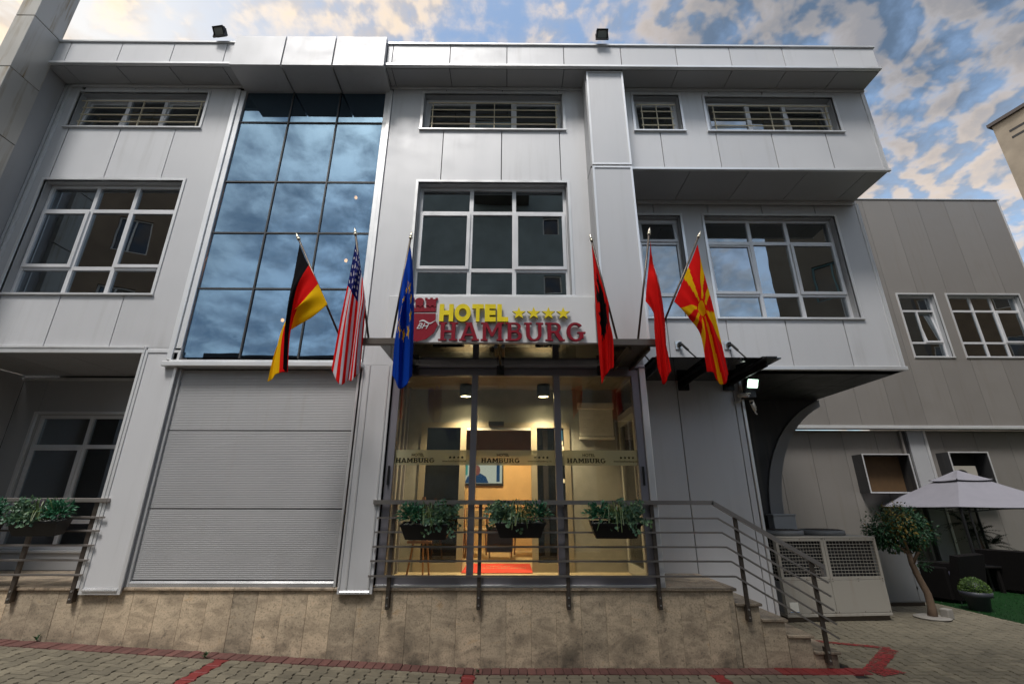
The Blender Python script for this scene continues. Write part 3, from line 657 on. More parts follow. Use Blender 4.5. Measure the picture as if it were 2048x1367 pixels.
# --- ground floor wall on the right, arch
GR=MB().box(1.86,3.72,1.18,1.5,-.05,3.69).box(3.55,3.72,1.5,6.7,-.05,3.69).obj('ground_floor_wall','dark_back',HOTEL)
for a,b in ((1.80,2.70),(2.70,3.60),(3.60,3.70)): panel(GR,[(a+g,b-g,.802 if b<2.65 else -.02,3.68)],1.15,'panel')
B('corner_trim','trim',GR,3.705,3.75,1.13,1.30,-.02,3.69,c=.005); B('side_wall','panel_low',GR,3.722,3.748,1.302,6.7,-.02,3.69)
def build_arch():
    # solid wall under the overhang with a quarter round opening towards the yard
    cx,cz,rx,rz=6.75,1.55,1.66,2.12; Ya=3.0
    cur=[(cx-rx*cos(rd(a)),cz+rz*sin(rd(a))) for a in range(0,80,5)]
    cur=[(x,min(z,3.69)) for x,z in cur if x<=6.17]+[(6.195,cz+rz*sin(math.acos((cx-6.195)/rx)))]
    m=MB(); n=len(cur); b=cur+[(6.195,3.695)]
    poly=[(3.75,-.03),(cur[0][0],-.03)]+b+[(3.75,3.69)]
    m.prism(poly,Ya,Ya+.2); w=m.obj('arch_wall','dark_panel',HOTEL)  # near-black colour stands in for the deep shade on this face
    band=MB(); inner=[(cx-(rx+.24)*cos(rd(a)),cz+(rz+.10)*sin(rd(a))) for a in range(0,80,5)]; inner=[(x,min(z,3.688)) for x,z in inner][:n]+[(6.19,3.688)]*max(0,n-len(inner))
    inner=inner[:n-1]+[(6.195,3.688)]
    for i in range(n-1): band.prism([cur[i],cur[i+1],inner[i+1],inner[i]],Ya-.05,Ya-.002)
    band.prism([(cur[0][0],-.02),cur[0],inner[0],(inner[0][0],-.02)],Ya-.05,Ya-.002)
    band.obj('arch_band','arch_grey',w)
build_arch()
# --- cornice
CO=MB().box(-7.56,6.05,-.418,6.9,8.475,8.93).obj('cornice','dark_back',HOTEL)
jx=[-7.565,-7.29,-6.44,-5.58,-4.71,-4.53]; jr=[-2.04,-1.95,-1.0,-.06,.88,1.83,2.75,3.65,4.54,5.40,6.08]
for js in (jx,jr):
    for a,b in zip(js,js[1:]):
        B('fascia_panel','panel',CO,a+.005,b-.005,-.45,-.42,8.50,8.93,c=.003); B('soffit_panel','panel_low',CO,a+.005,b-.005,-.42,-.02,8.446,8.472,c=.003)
    B('lower_lip','trim',CO,js[0],js[-1]+.01,-.485,-.425,8.448,8.496,c=.006); B('cap','trim',CO,js[0],js[-1]+.02,-.475,-.40,8.935,8.975,c=.006)
    B('soffit_trim','trim',CO,js[0],js[-1],-.085,-.052,8.40,8.444,c=.004)
B('roof','roof_tile',CO,-7.5,6.06,-.39,7.0,8.94,8.96); B('fascia_panel','panel',CO,6.052,6.085,-.42,3,8.45,8.93)
for a,b in ((-4.53,-3.70),(-3.69,-2.88),(-2.87,-2.04)):
    m=MB(); m.prism([(-.54,8.37),(-.54,9.0),(.1,9.0),(.1,8.36),(-.06,8.345)],a+.008,b-.008,'x'); m.obj('fascia_box','panel',CO)
# --- pier at the left edge
PE=thing('cladding_pier','rust stained metal clad pier rising above the roof at the left edge','pier',(-7.65,-.66,.4))
z=.4
while z<13:
    z1=[.4,1.47,2.54,3.61,4.68,5.75,6.82,7.89,8.96,10.03,11.1,12.2,13.3]; break
for a,b in zip(z1,z1[1:]): B('panel','pier_panel',PE,-7.79,-7.49,-.885,-.43,a+.006,b-.006,c=.004)
B('core','dark_back',PE,-7.77,-7.51,-.87,-.45,.3,13.2)

# ================================================================== glazed entrance
VE=MB()
VX0,VX1=-1.57,1.76
VE.box(VX0,-1.475,.0,.10,.80,3.47); VE.box(1.665,VX1,.0,.10,.80,3.47); VE.box(-1.475,1.665,.0,.10,3.375,3.47); VE.box(-1.475,1.665,.0,.10,.80,.905)
VE.box(-.505,-.425,-.006,.094,.905,3.375); VE.box(.60,.685,-.006,.094,.905,3.375)
VE=VE.obj('glazed_entrance','door_metal',HOTEL)
for a,b in ((-1.475,-.505),(-.425,.60),(.685,1.665)):
    B('glass_panel','door_glass',VE,a-.003,b+.003,.046,.054,.902,3.378); B('frosted_band','frosted_film',VE,a+.002,b-.002,.042,.0445,2.195,2.385)
B('threshold','trim',VE,VX0,VX1,-.02,-.001,.803,.83,c=.003); B('door_handle','black_plastic',VE,-1.535,-1.515,-.03,-.001,1.95,2.18); B('door_handle','black_plastic',VE,1.70,1.72,-.03,-.001,1.95,2.18)
B('corner_post','trim',VE,1.765,1.85,-.03,.12,.80,3.52,c=.006); B('head_beam','door_metal',VE,-1.58,1.85,-.046,1.14,3.475,3.50)
B('lintel','panel_low',VE,-1.58,1.84,-.02,1.14,3.505,3.70)
# side screen with the door leaf, seen through the front glass
m=MB(); m.box(1.70,1.75,.10,.16,.80,3.47); m.box(1.70,1.75,1.08,1.14,.80,3.47); m.box(1.70,1.75,.16,1.08,2.93,3.01); m.box(1.70,1.75,.16,1.08,3.39,3.47); m.obj('side_screen','door_metal',VE)
m=MB(); m.box(1.69,1.74,.17,.26,.82,2.92); m.box(1.69,1.74,.98,1.07,.82,2.92); m.box(1.69,1.74,.26,.98,2.83,2.92); m.box(1.69,1.74,.26,.98,.82,.95); dl=m.obj('door_leaf','vest_wall',VE)
B('pane','door_glass',dl,1.712,1.718,.25,.99,.94,2.84); B('pane','door_glass',VE,1.722,1.728,.15,1.09,3.0,3.40)
B('handle','bright_steel',dl,1.66,1.685,.2,.23,1.7,2.3)
# vestibule shell
B('ceiling','ceiling_paint',VE,-1.57,1.75,.11,1.14,3.44,3.468); B('floor','floor_tile',VE,-1.56,1.70,.11,1.45,.802,.812); B('side_wall','vest_wall',VE,-1.60,-1.575,.11,1.14,.80,3.47)
for i,y in enumerate((.25,.5,.75,1.0)): B('side_wall_post','door_metal',VE,-1.572,-1.54,y-.03,y+.03,.815,3.43)
for r in holes(-1.6,1.8,.80,3.47,[(-1.36,.94,.80,2.92)]): rects('back_wall','vest_wall',VE,[r],1.15,1.2)
m=MB(); m.box(-1.36,.94,1.13,1.2,2.84,2.92); m.box(-1.36,-1.27,1.13,1.2,.81,2.84); m.box(.85,.94,1.13,1.2,.81,2.84); m.box(-.75,-.66,1.13,1.2,.81,2.84); m.box(.34,.43,1.13,1.2,.81,2.84)
m.box(-1.27,-.75,1.13,1.2,.81,.93); m.box(.43,.85,1.13,1.2,.81,.93); idr=m.obj('inner_door','tan_frame',VE)
B('pane','inner_glass',idr,-1.275,-.745,1.16,1.166,.92,2.85); B('pane','inner_glass',idr,.425,.855,1.16,1.166,.92,2.85); B('door_sensor','black_plastic',idr,-.32,-.08,1.08,1.128,2.86,2.93,c=.006)
B('door_track','trim',idr,-.655,.335,1.125,1.16,2.80,2.835)
m=MB(); m.box(1.08,1.64,1.06,1.148,3.13,3.22); 
bl=m.obj('roller_blind','white_plastic',VE)
for i in range(11): B('blind_slat','white_plastic',bl,1.10,1.62,1.10,1.145,2.715+i*.038,2.75+i*.038)
B('blind_rail','white_plastic',bl,1.09,1.63,1.09,1.147,2.66,2.705,c=.004)
for (x0,x1,z0,z1,mt) in ((.72,.83,2.66,2.80,'sticker_blue'),(.74,.83,2.57,2.64,'sticker_white'),(.76,.84,2.46,2.56,'sticker_white'),(.76,.84,2.40,2.45,'sticker_white'),(.76,.84,2.02,2.08,'sticker_white')): B('sticker',mt,idr,x0,x1,1.152,1.156,z0,z1)
# lobby behind
m=MB(); x0,x1,y0,y1,z0,z1=-2.6,2.6,1.21,4.4,.80,3.25
m.add([(x0,y0,z0),(x1,y0,z0),(x1,y1,z0),(x0,y1,z0)],[(0,1,2,3)]); lob=m.obj('lobby_floor','floor_tile',VE)
m=MB(); m.add([(x0,y0,z0),(x1,y0,z0),(x1,y1,z0),(x0,y1,z0),(x0,y0,z1),(x1,y0,z1),(x1,y1,z1),(x0,y1,z1)],[(4,7,6,5),(1,5,6,2),(2,6,7,3),(3,7,4,0)]); m.obj('lobby_wall','tan_wall',VE)
B('lobby_bulkhead','bulkhead',VE,-2.5,2.5,2.0,2.2,2.50,3.24)
def lamp(x,y,z,e,parent=None,spot=True,label=None,r=.085):
    t=thing('ceiling_downlight',label,'lamp',(x,y,3.44 if spot else 3.25))
    if spot:
        B_=MB().lathe([(r+.012,0),(r+.012,-.19),(r,-.19),(r,-.02)],20); B_.obj('housing','black_plastic',t,True,world=False)
        MB().lathe([(0,-.165),(r*.98,-.165),(r*.98,-.172),(0,-.172)],20).obj('lens','lamp_warm',t,world=False)
        l=bpy.data.lights.new('downlight','SPOT'); l.spot_size=rd(118); l.spot_blend=.9; l.shadow_soft_size=.05
    else:
        MB().lathe([(0,-.001),(.16,-.001),(.16,-.05),(0,-.06)],24).obj('lens','lamp_warm',t,True,world=False); l=bpy.data.lights.new('downlight','POINT'); l.shadow_soft_size=.15
    l.energy=e; l.color=(1.0,.78,.46); o=bpy.data.objects.new('lamp_light',l); COL.objects.link(o); o.parent=t; o.location=(0,0,-.22 if spot else -.14)
lamp(-.66,.80,3.44,125,label='lit black cylinder downlight left of the middle in the glazed entrance'); lamp(.52,.80,3.44,125,label='lit black cylinder downlight right of the middle in the glazed entrance')
lamp(-.1,2.9,3.25,75,spot=False,label='warm round ceiling lamp deep inside the lobby')

# letters ----------------------------------------------------------
def slab_letters():
    L={}
    L['H']=(1.10,[[(0,0),(.5,0),(.5,.12),(.38,.12),(.38,.43),(.72,.43),(.72,.12),(.6,.12),(.6,0),(1.1,0),(1.1,.12),(.98,.12),(.98,.88),(1.1,.88),(1.1,1),(.6,1),(.6,.88),(.72,.88),(.72,.58),(.38,.58),(.38,.88),(.5,.88),(.5,1),(0,1),(0,.88),(.12,.88),(.12,.12),(0,.12)]])
    L['A']=(1.14,[[(0,0),(.43,0),(.43,.12),(.33,.12),(.38,.26),(.74,.26),(.79,.12),(.69,.12),(.69,0),(1.14,0),(1.14,.12),(1.05,.12),(.72,1),(.30,1),(.30,.88),(.38,.88),(.09,.12),(0,.12)],[(.43,.39),(.69,.39),(.56,.75)]])
    L['M']=(1.30,[[(0,0),(.42,0),(.42,.12),(.33,.12),(.33,.66),(.56,.22),(.72,.22),(.95,.66),(.95,.12),(.86,.12),(.86,0),(1.3,0),(1.3,.12),(1.19,.12),(1.19,.88),(1.3,.88),(1.3,1),(.92,1),(.64,.50),(.38,1),(0,1),(0,.88),(.1,.88),(.1,.12),(0,.12)]])
    L['B']=(.98,[[(0,0)]+[(.56,0)]+arc(.58,.28,.38,.28,-90,60,9)+arc(.56,.76,.34,.24,-40,90,8)+[(0,1),(0,.88),(.12,.88),(.12,.12),(0,.12)],
                 [(.38,.13)]+arc(.56,.28,.15,.15,-90,90,6)+[(.38,.43)],[(.38,.58)]+arc(.54,.73,.14,.15,-90,90,6)+[(.38,.88)]])
    L['U']=(1.12,[[(0,1),(0,.88),(.11,.88)]+arc(.56,.38,.45,.39,180,360,14)+[(1.01,.88),(1.12,.88),(1.12,1),(.66,1),(.66,.88),(.77,.88)]+arc(.57,.38,.20,.25,0,-180,12)+[(.37,.88),(.48,.88),(.48,1)]])
    L['R']=(1.12,[[(0,0),(.48,0),(.48,.12),(.38,.12),(.38,.42),(.50,.42),(.78,0),(1.12,0),(1.12,.12),(1.02,.12),(.80,.44)]+arc(.60,.72,.32,.28,-55,90,9)+[(0,1),(0,.88),(.12,.88),(.12,.12),(0,.12)],[(.38,.56)]+arc(.56,.72,.14,.16,-90,90,6)+[(.38,.88)]])
    L['G']=(1.10,[arc(.52,.5,.52,.52,38,318,22)+[(.98,.10),(.98,.40),(1.10,.40),(1.10,.52),(.60,.52),(.60,.40),(.71,.40),(.71,.20)]+arc(.52,.5,.26,.37,-50,-318,16)])
    return L
SL=slab_letters()
def hamburg(parent,x0,z0,w,h,y,ext,mat,names='letter',side=None):
    tot=sum(SL[c][0] for c in 'HAMBURG')+.05*6; k=w/tot; x=x0
    for c in 'HAMBURG':
        pl=[[(a*k,b*h) for a,b in p] for p in SL[c][1]]
        o=front_text(names,fill_mesh(names,pl,ext,mat,-.006 if h>.2 else 0.0),parent,x,y,z0)
        if side: two_tone(o.data,side)
        x+=(SL[c][0]+.05)*k
def two_tone(me,side):
    """sides of a built-up letter in a darker return"""
    me.materials.append(MATS[side])
    for p in me.polygons:
        if abs(p.normal.z)<.5: p.material_index=1
for x0 in (-1.46,-.36,.75):
    hamburg(VE,x0,2.225,.50,.058,.0385,.0008,'band_ink','band_letter')
    front_text('band_text',text_mesh('band_text','HOTEL',.052,.0008,'band_ink',.0006),VE,x0+.20,.0385,2.305)
    for i in range(4): front_text('band_star',fill_mesh('band_star',[star(0,0,.021)],.0008,'band_ink'),VE,x0+.70+i*.052,.0385,2.292)
    front_text('band_text',text_mesh('band_text','www.hotelhamburg.mk',.033,.0008,'band_ink'),VE,x0+.60,.0385,2.236)

# ================================================================== sign over the door
SG=thing('hotel_sign','white sign board with yellow HOTEL and stars over dark red HAMBURG letters','sign',(-.25,-.1,3.77))
B('board','sign_white',SG,-1.70,1.20,-.13,-.056,3.77,4.50,c=.006)
x=-.97
for ch,w in zip('HOTEL',(.205,.235,.17,.165,.165)):
    me=text_mesh('letter',ch,.322,.02,'yellow_letter',.020); xs=[v.co.x for v in me.vertices]; k=(w-.012)/(max(xs)-min(xs)); mn=min(xs)
    for v in me.vertices: v.co.x=(v.co.x-mn)*k
    o=front_text('letter',me,SG,x,-.172,4.108); two_tone(me,'yellow_side'); x+=w+.006
for i in range(4):
    o=front_text('star',fill_mesh('star',[star(0,0,.097,.40)],.02,'yellow_letter'),SG,.130+.205*i,-.172,4.215); two_tone(o.data,'yellow_side')
hamburg(SG,-.975,3.805,2.02,.275,-.172,.022,'red_letter','letter','red_side')
def emblem():
    t=SG; cx=-1.265
    sh=[(-.30,.0)]+[(-.30+.0,.0)]+arc(-.02,.02,.33,.36,188,270,8)+arc(-.02,.02,.33,.36,270,352,8)+[(.27,.18),(.27,.385),(-.30,.385)]
    body=[(-.285,.37),(-.285,.2),(-.33,.10),(-.27,-.10),(-.15,-.24),(0,-.30),(.15,-.24),(.27,-.10),(.33,.10),(.285,.2),(.285,.37)]
    body=[(a*.84,b*.62) for a,b in body]
    o=front_text('emblem_rim',fill_mesh('emblem_rim',[[(a*1.06,b*1.06) for a,b in body]],.006,'sign_white'),t,cx,-.138,3.99)
    o=front_text('emblem_shield',fill_mesh('emblem_shield',[body],.010,'red_letter'),t,cx,-.146,3.99); two_tone(o.data,'red_side')
    wall=[(-.28,.235),(-.28,.30)]
    x=-.28
    while x<.27: wall+=[(x,.30),(x,.335),(x+.04,.335),(x+.04,.30)]; x+=.08
    wall+=[(.28,.30),(.28,.245)]
    o=front_text('emblem_castle',fill_mesh('emblem_castle',[[(a*.84,b) for a,b in wall]],.008,'red_letter'),t,cx,-.144,4.005)
    for bx in (-.165,.165):
        tw=[(bx-.07,.335),(bx-.07,.44),(bx-.09,.44),(bx-.09,.475),(bx-.055,.475),(bx-.055,.455),(bx-.018,.455),(bx-.018,.475),(bx+.018,.475),(bx+.018,.455),(bx+.055,.455),(bx+.055,.475),(bx+.09,.475),(bx+.09,.44),(bx+.07,.44),(bx+.07,.335)]
        front_text('emblem_tower',fill_mesh('emblem_tower',[[(a,b-.02) for a,b in tw]],.008,'red_letter'),t,cx,-.144,4.005)
    dome=[(-.055,.335),(-.055,.42)]+arc(0,.42,.065,.055,180,0,8)+[(.055,.42),(.055,.335)]
    front_text('emblem_tower',fill_mesh('emblem_tower',[[(a,b-.02) for a,b in dome]],.008,'red_letter'),t,cx,-.144,4.005)
    front_text('emblem_monogram',text_mesh('emblem_monogram','BH',.12,.003,'sign_white',.0,.45),t,cx-.02,-.160,3.99)
    rib=[(.02+.27*i/14,.115+.022*sin(i*.62)) for i in range(15)]; rib2=[(a,b-.014-.010*sin(i*.35)) for i,(a,b) in enumerate(rib)]
    front_text('emblem_ribbon',fill_mesh('emblem_ribbon',[rib+rib2[::-1]],.003,'sign_white'),t,cx,-.160,3.985)
emblem()

# ================================================================== canopies
def build_canopies():
    t=thing('entrance_canopy','smoked glass canopy with brown steel arms over the glazed entrance','canopy',(0,-.5,3.5))
    B('glass_sheet','smoked_glass',t,-1.54,1.40,-.955,-.055,3.500,3.514)
    B('edge_strip','steel_brown',t,-1.54,1.40,-.962,-.956,3.496,3.517)
    for x in (-1.28,-.12,1.24):
        m=MB(); m.prism([(-.90,3.494),(-.052,3.494),(-.052,3.44),(-.30,3.45)],x-.012,x+.012,'x'); m.obj('arm','black_plastic',t)
        MB().box(x-.05,x+.05,-.085,-.052,3.36,3.495).obj('wall_bracket','black_plastic',t)
    for x in (-.16,-.075): MB().box(x-.018,x+.018,-.95,-.6,3.45,3.493).obj('clamp','black_plastic',t)
    # brown side tray on the right and flag bars
    m=MB(); m.box(1.405,1.66,-.955,-.06,3.485,3.512); m.obj('side_tray','steel_brown',t)
    for x in (1.42,1.64): MB().box(x-.015,x+.015,-.95,-.06,3.43,3.484).obj('tray_arm','steel_brown',t)
    B('flag_bar','steel_brown',t,-1.80,-1.18,-1.03,-.965,3.465,3.545,c=.004); B('flag_bar','steel_brown',t,1.20,1.78,-1.03,-.965,3.465,3.545,c=.004)
    t2=thing('side_canopy','dark glass canopy on rods over the right part of the landing','canopy',(2.8,.5,3.6))
    B('glass_sheet','dark_canopy',t2,1.95,3.72,-.08,1.145,3.605,3.62)
    for x in (2.06,2.80,3.52):
        B('arm','black_plastic',t2,x-.075,x+.075,-.20,1.145,3.575,3.602,c=.004); B('arm_rib','black_plastic',t2,x-.012,x+.012,-.05,1.14,3.50,3.574)
        B('clamp','black_plastic',t2,x-.05,x+.05,-.07,.06,3.622,3.64); B('foot','black_plastic',t2,x-.08,x+.08,1.09,1.14,3.44,3.573)
    for px,x in ((1357,2.80),(1455,3.52),(1270,2.06)):
        p=at(px,688,Y2); 
        if px==1270: p=Vector((1.95,Y2,4.05))
        B('rod_plate','bright_steel',t2,p.x-.06,p.x+.04,Y2-.02,Y2-.001,4.02,4.16,c=.004); B('rod_fork','black_plastic',t2,p.x-.02,p.x+.03,Y2-.075,Y2-.021,4.06,4.13,c=.008)
        MB().tube([(p.x+.02,Y2-.06,4.09),(x,.28,3.63)],.012,8).obj('rod','black_plastic',t2)
        MB().tube([(p.x+.02+(x-p.x)*.04,Y2-.08,4.08),(p.x+.02+(x-p.x)*.3,Y2-.2,3.95)],.02,8).obj('rod_sleeve','black_plastic',t2)
build_canopies()

# ================================================================== flags
RED=(.88,.012,.010); YEL=(.95,.62,.004); BLK=(.008,.008,.010); BLU=(.003,.07,.52); NAVY=(.012,.018,.17); WHT=(.80,.76,.80)
def inpoly(x,y,P):
    c=False; j=len(P)-1
    for i in range(len(P)):
        if (P[i][1]>y)!=(P[j][1]>y) and x<(P[j][0]-P[i][0])*(y-P[i][1])/(P[j][1]-P[i][1])+P[i][0]: c=not c
        j=i
    return c
def f_de(u,v): return BLK if v<1/3 else RED if v<2/3 else YEL
US_ST=[star(.06+.105*i+(.0525 if r%2 else 0),.06+.10*r,.036,.42,-90) for r in range(5) for i in range(6-(r%2))]
def f_us(u,v):
    if v<7/13 and u<.66:
        return WHT if any(inpoly(u,v,P) for P in US_ST) else NAVY
    return RED if int(v*13)%2==0 else WHT
EU_ST=[star(.75+.34*cos(i*pi/6),.5+.34*sin(i*pi/6),.075,.42,-90) for i in range(12)]
def f_eu(u,v): return YEL if any(inpoly(u,v,P) for P in EU_ST) else BLU
_e=[(.0,-.36),(.06,-.40),(.10,-.34),(.06,-.28),(.05,-.22),(.12,-.20),(.20,-.34),(.22,-.24),(.30,-.34),(.30,-.22),(.38,-.28),(.35,-.15),(.42,-.18),(.36,-.06),(.42,-.04),(.33,.04),(.36,.09),(.25,.10),(.20,.16),(.30,.22),(.24,.26),(.16,.20),(.10,.20),(.14,.34),(.07,.30),(.05,.40),(0,.30)]
EAG=[(.72+a,.5+b) for a,b in _e]+[(.72-a,.5+b) for a,b in _e[::-1]]
def f_al(u,v): return BLK if inpoly(u,v,EAG) else RED
TST=star(.86,.5,.12,.40,180)
def f_tr(u,v):
    v+=.37   # the crescent lies in the fold along the upper edge
    if (hypot(u-.5,v-.5)<.25 and hypot(u-.5625,v-.5)>.2) or inpoly(u,v,TST): return WHT
    return RED
def f_mk(u,v):
    u=u*4/3; x,y=u-1,v-.5; r=hypot(x,y)
    if r<.145: return YEL
    if r<.175: return RED
    a=math.degrees(atan2(y,x))%45; a=min(a,45-a); k=round(math.degrees(atan2(y,x))/45)%8
    lim={0:5.5,4:5.5,2:10,6:10}.get(k,8.5)
    return YEL if a<lim else RED
def cr(p0,p1,p2,p3,t): return .5*((2*p1)+(-p0+p2)*t+(2*p0-5*p1+4*p2-p3)*t*t+(-p0+3*p1-3*p2+p3)*t**3)
def interp(row,t):
    n=len(row)-1; f=min(max(t,0),1)*n; i=min(int(f),n-1); f-=i
    return cr(row[max(i-1,0)],row[i],row[i+1],row[min(i+2,n)],f)
def flag(label,base,tip,net,fn,seed):
    rnd=random.Random(seed)
    b=at(*base,-.998); b.z=3.53; tp=at(*tip,-1.13)
    t=thing('flag',label,'flag',tuple(b),group='flags over the entrance')
    d=(tp-b).normalized(); end=tp-d*.07
    MB().tube([b,end],.0125,10).obj('pole','steel_brown',t,True); 
    up=d.to_track_quat('Z','Y').to_matrix().to_4x4(); up.translation=end
    fm=MB().lathe([(.014,0),(.022,.004),(.022,.02),(.012,.026),(.020,.036),(.016,.05),(0,.11)],12); fm.v=[tuple(up@Vector(v)) for v in fm.v]; fm.obj('finial','brass_steel',t,True)
    NT,NS=84,56; rows=[[at(p[0],p[1],-1.11+(p[2] if len(p)>2 else 0)) for p in r] for r in net]
    vs=[]; ph=rnd.uniform(0,6)
    for j in range(NS+1):
        s=j/NS; colm=[interp(r,s) for r in rows]
        for i in range(NT+1):
            tt=i/NT; p=interp(colm,tt); w=min(1,tt*3)
            p=p+Vector((.006*w*sin(9*s+5*tt+ph),.022*w*sin(13*s+ph+2.2*tt)+.008*w*sin(29*s+7*tt),.004*w*sin(17*s)))
            vs.append(p)
    fs=[]; cols=[]
    for j in range(NS):
        for i in range(NT):
            a=j*(NT+1)+i; fs.append((a,a+1,a+NT+2,a+NT+1)); cols.append(fn((i+.5)/NT*1.5,(j+.5)/NS))
    me=bpy.data.meshes.new('cloth'); me.from_pydata([tuple(v) for v in vs],[],fs); me.materials.append(MATS['flag_cloth'])
    ca=me.color_attributes.new('print','FLOAT_COLOR','CORNER'); buf=[]
    for c in cols: buf+=[*c,1.0]*4
    ca.data.foreach_set('color',buf)
    uv=me.uv_layers.new(name='uv'); ub=[]
    for f in fs:
        for q in f: ub+=[(q%(NT+1))/NT,(q//(NT+1))/NS]
    uv.data.foreach_set('uv',ub)
    me.polygons.foreach_set('use_smooth',[True]*len(me.polygons)); me.update()
    o=link('cloth',me,t)
    md=o.modifiers.new('thickness','SOLIDIFY'); md.thickness=.0015
flag('black, red and yellow striped flag, leftmost of the six',(683,672),(594,470),
 [[(599,488),(612,520),(627,548),(641,578),(655,608)],[(583,560,-.07),(590,574,-.06),(601,590,-.03),(612,606,-.01),(627,630,0)],
  [(572,640,-.09),(574,652,-.07),(579,662,.0),(568,652,.07),(560,676,.10)],[(566,735,-.07),(570,742,-.05),(573,744,.02),(552,748,.06),(535,763,.07)]],f_de,1)
flag('flag with red and white stripes and white stars on dark blue, hanging second from left',(737,683),(710,460),
 [[(713,480),(718,510),(722,540),(727,570),(731,602)],[(698,548,-.03),(708,562,-.07),(716,582,-.03),(724,604,-.06),(730,632,0)],
  [(683,622,-.05),(696,640,-.09),(707,652,-.03),(717,660,-.05),(726,668,.03)],[(662,738,-.05),(680,769,-.10),(694,760,-.03),(708,760,-.06),(719,735,.03)]],f_us,2)
flag('plain blue flag with a ring of yellow stars, hanging in front of the shield emblem',(783,680),(823,467),
 [[(820,487),(815,515),(808,545),(802,580),(797,612)],[(825,545,.0),(819,570,-.09),(812,590,-.02),(805,610,-.09),(796,640,0)],
  [(829,630,0),(819,650,-.11),(808,650,-.02),(799,660,-.10),(788,684,0)],[(824,752,0),(813,766,-.10),(803,778,0),(793,770,-.08),(785,750,.02)]],f_eu,3)
flag('narrow hanging red flag with black two headed eagle, right of the sign',(1235,683),(1181,472),
 [[(1183,488),(1190,515),(1198,545),(1207,575),(1217,605)],[(1188,545,0),(1195,560,-.09),(1204,590,-.02),(1212,615,-.09),(1220,640,0)],
  [(1193,630),(1201,650,-.09),(1209,655,-.02),(1217,660,-.09),(1225,675,0)],[(1203,768),(1207,757,-.07),(1213,750,-.0),(1220,738,-.06),(1226,735,.0)]],f_al,4)
flag('plain bright red hanging flag, second from the right of the six',(1276,683),(1299,459),
 [[(1301,482),(1299,515),(1296,545),(1293,575),(1291,602)],[(1307,552,.09),(1314,548,.05),(1311,562,-.04),(1304,597,-.07),(1305,627,0)],
  [(1318,630,.09),(1330,640,.05),(1323,652,-.04),(1315,650,-.08),(1309,662,0)],[(1342,742),(1336,755,-.09),(1329,768,0),(1323,760,-.07),(1316,735,.02)]],f_tr,5)
flag('red flag with yellow sun rays, rightmost of the six',(1313,683),(1400,466),
 [[(1395,488),(1385,515),(1372,545),(1360,575),(1348,603)],[(1408,550,0),(1402,570,-.09),(1393,590,-.04),(1384,610,-.07),(1376,634,0)],
  [(1426,620),(1423,642,-.11),(1416,652,-.03),(1408,654,-.09),(1403,668,0)],[(1459,748),(1453,764,-.12),(1441,768,-.02),(1427,748,-.09),(1415,742,0)]],f_mk,6)

# ================================================================== railings
YR=-.07
def rail_path(z,x0,x1,drop_to):
    return [(x0,YR,z),(x1,YR,z)]+([(drop_to,YR,z-.588*(drop_to-x1))] if drop_to else [])
def build_railing():
    t=thing('steel_railing','steel railing with five thin bars along the landing and down the steps','railing',(1,YR,.7))
    hr=MB(); hr.bar((-1.66,YR,1.745),(2.515,YR,1.745),.05,.05); hr.bar((2.50,YR,1.750),(3.73,YR,1.03),.05,.048); hr.box(3.70,3.735,YR-.02,YR+.02,.93,1.035); hr.obj('handrail','steel',t)
    for i,z in enumerate((1.565,1.405,1.245,1.09,.93)):
        x1=2.55+.03*i; xe=3.74+.0*i; ze=z-.588*(xe-x1)
        m=MB(); m.bar((-1.60-.01*i,YR-.012,z),(x1,YR-.012,z),.02,.02); m.bar((x1-.004,YR-.0125,z+.0),(xe,YR-.0125,ze),.02,.02); m.obj('bar','steel',t)
    for x in (-1.40,-.345,.70,1.76):
        m=MB(); m.box(x-.021,x+.021,YR+.004,YR+.034,.58,1.72); p=m.obj('post','steel_brown',t)
        for z in (.62,.70): MB().lathe([(.010,0),(.010,.006),(.004,.009)],10).obj('bolt','bright_steel',p,world=False)
    for x,zb,zt in ((2.77,.46,1.60),(3.60,.04,1.10)):
        p=MB().box(x-.021,x+.021,YR+.004,YR+.034,zb,zt).obj('post','steel_brown',t)
    fix_bolts(t)
    return t
def fix_bolts(t):
    """bolt heads face the street at the foot of every post"""
    for p in [c for c in t.children if c.name.startswith('post')]:
        for c in list(p.children): bpy.data.objects.remove(c)
        xs=[v.co.x for v in p.data.vertices]; zs=[v.co.z for v in p.data.vertices]; x=(min(xs)+max(xs))/2; zb=min(zs)
        for z in (zb+.045,zb+.125):
            MB().tube([(x,YR+.0035,z),(x,YR-.004,z)],.010,10).obj('bolt','bright_steel',p)
        B('foot_plate','steel_brown',p,x-.026,x+.026,YR+.035,YR+.069,zb+.01,zb+.17)
build_railing()
def build_railing_left():
    t=thing('steel_railing','steel railing with thin bars in front of the recessed loggia on the left','railing',(-6.5,YR,.7))
    B('handrail','steel',t,-9.0,-4.90,YR-.03,YR+.03,1.735,1.785,c=.004)
    for i,z in enumerate((1.565,1.415,1.255,1.095,.94)): B('bar','steel',t,-9.0,-4.88-.02*i,YR-.03,YR-.008,z-.011,z+.011,c=.002)
    for x in (-5.045,-5.75,-6.45,-7.15): B('post','steel_brown',t,x-.024,x+.024,YR+.004,YR+.034,.64,1.735)
    fix_bolts(t)
build_railing_left()

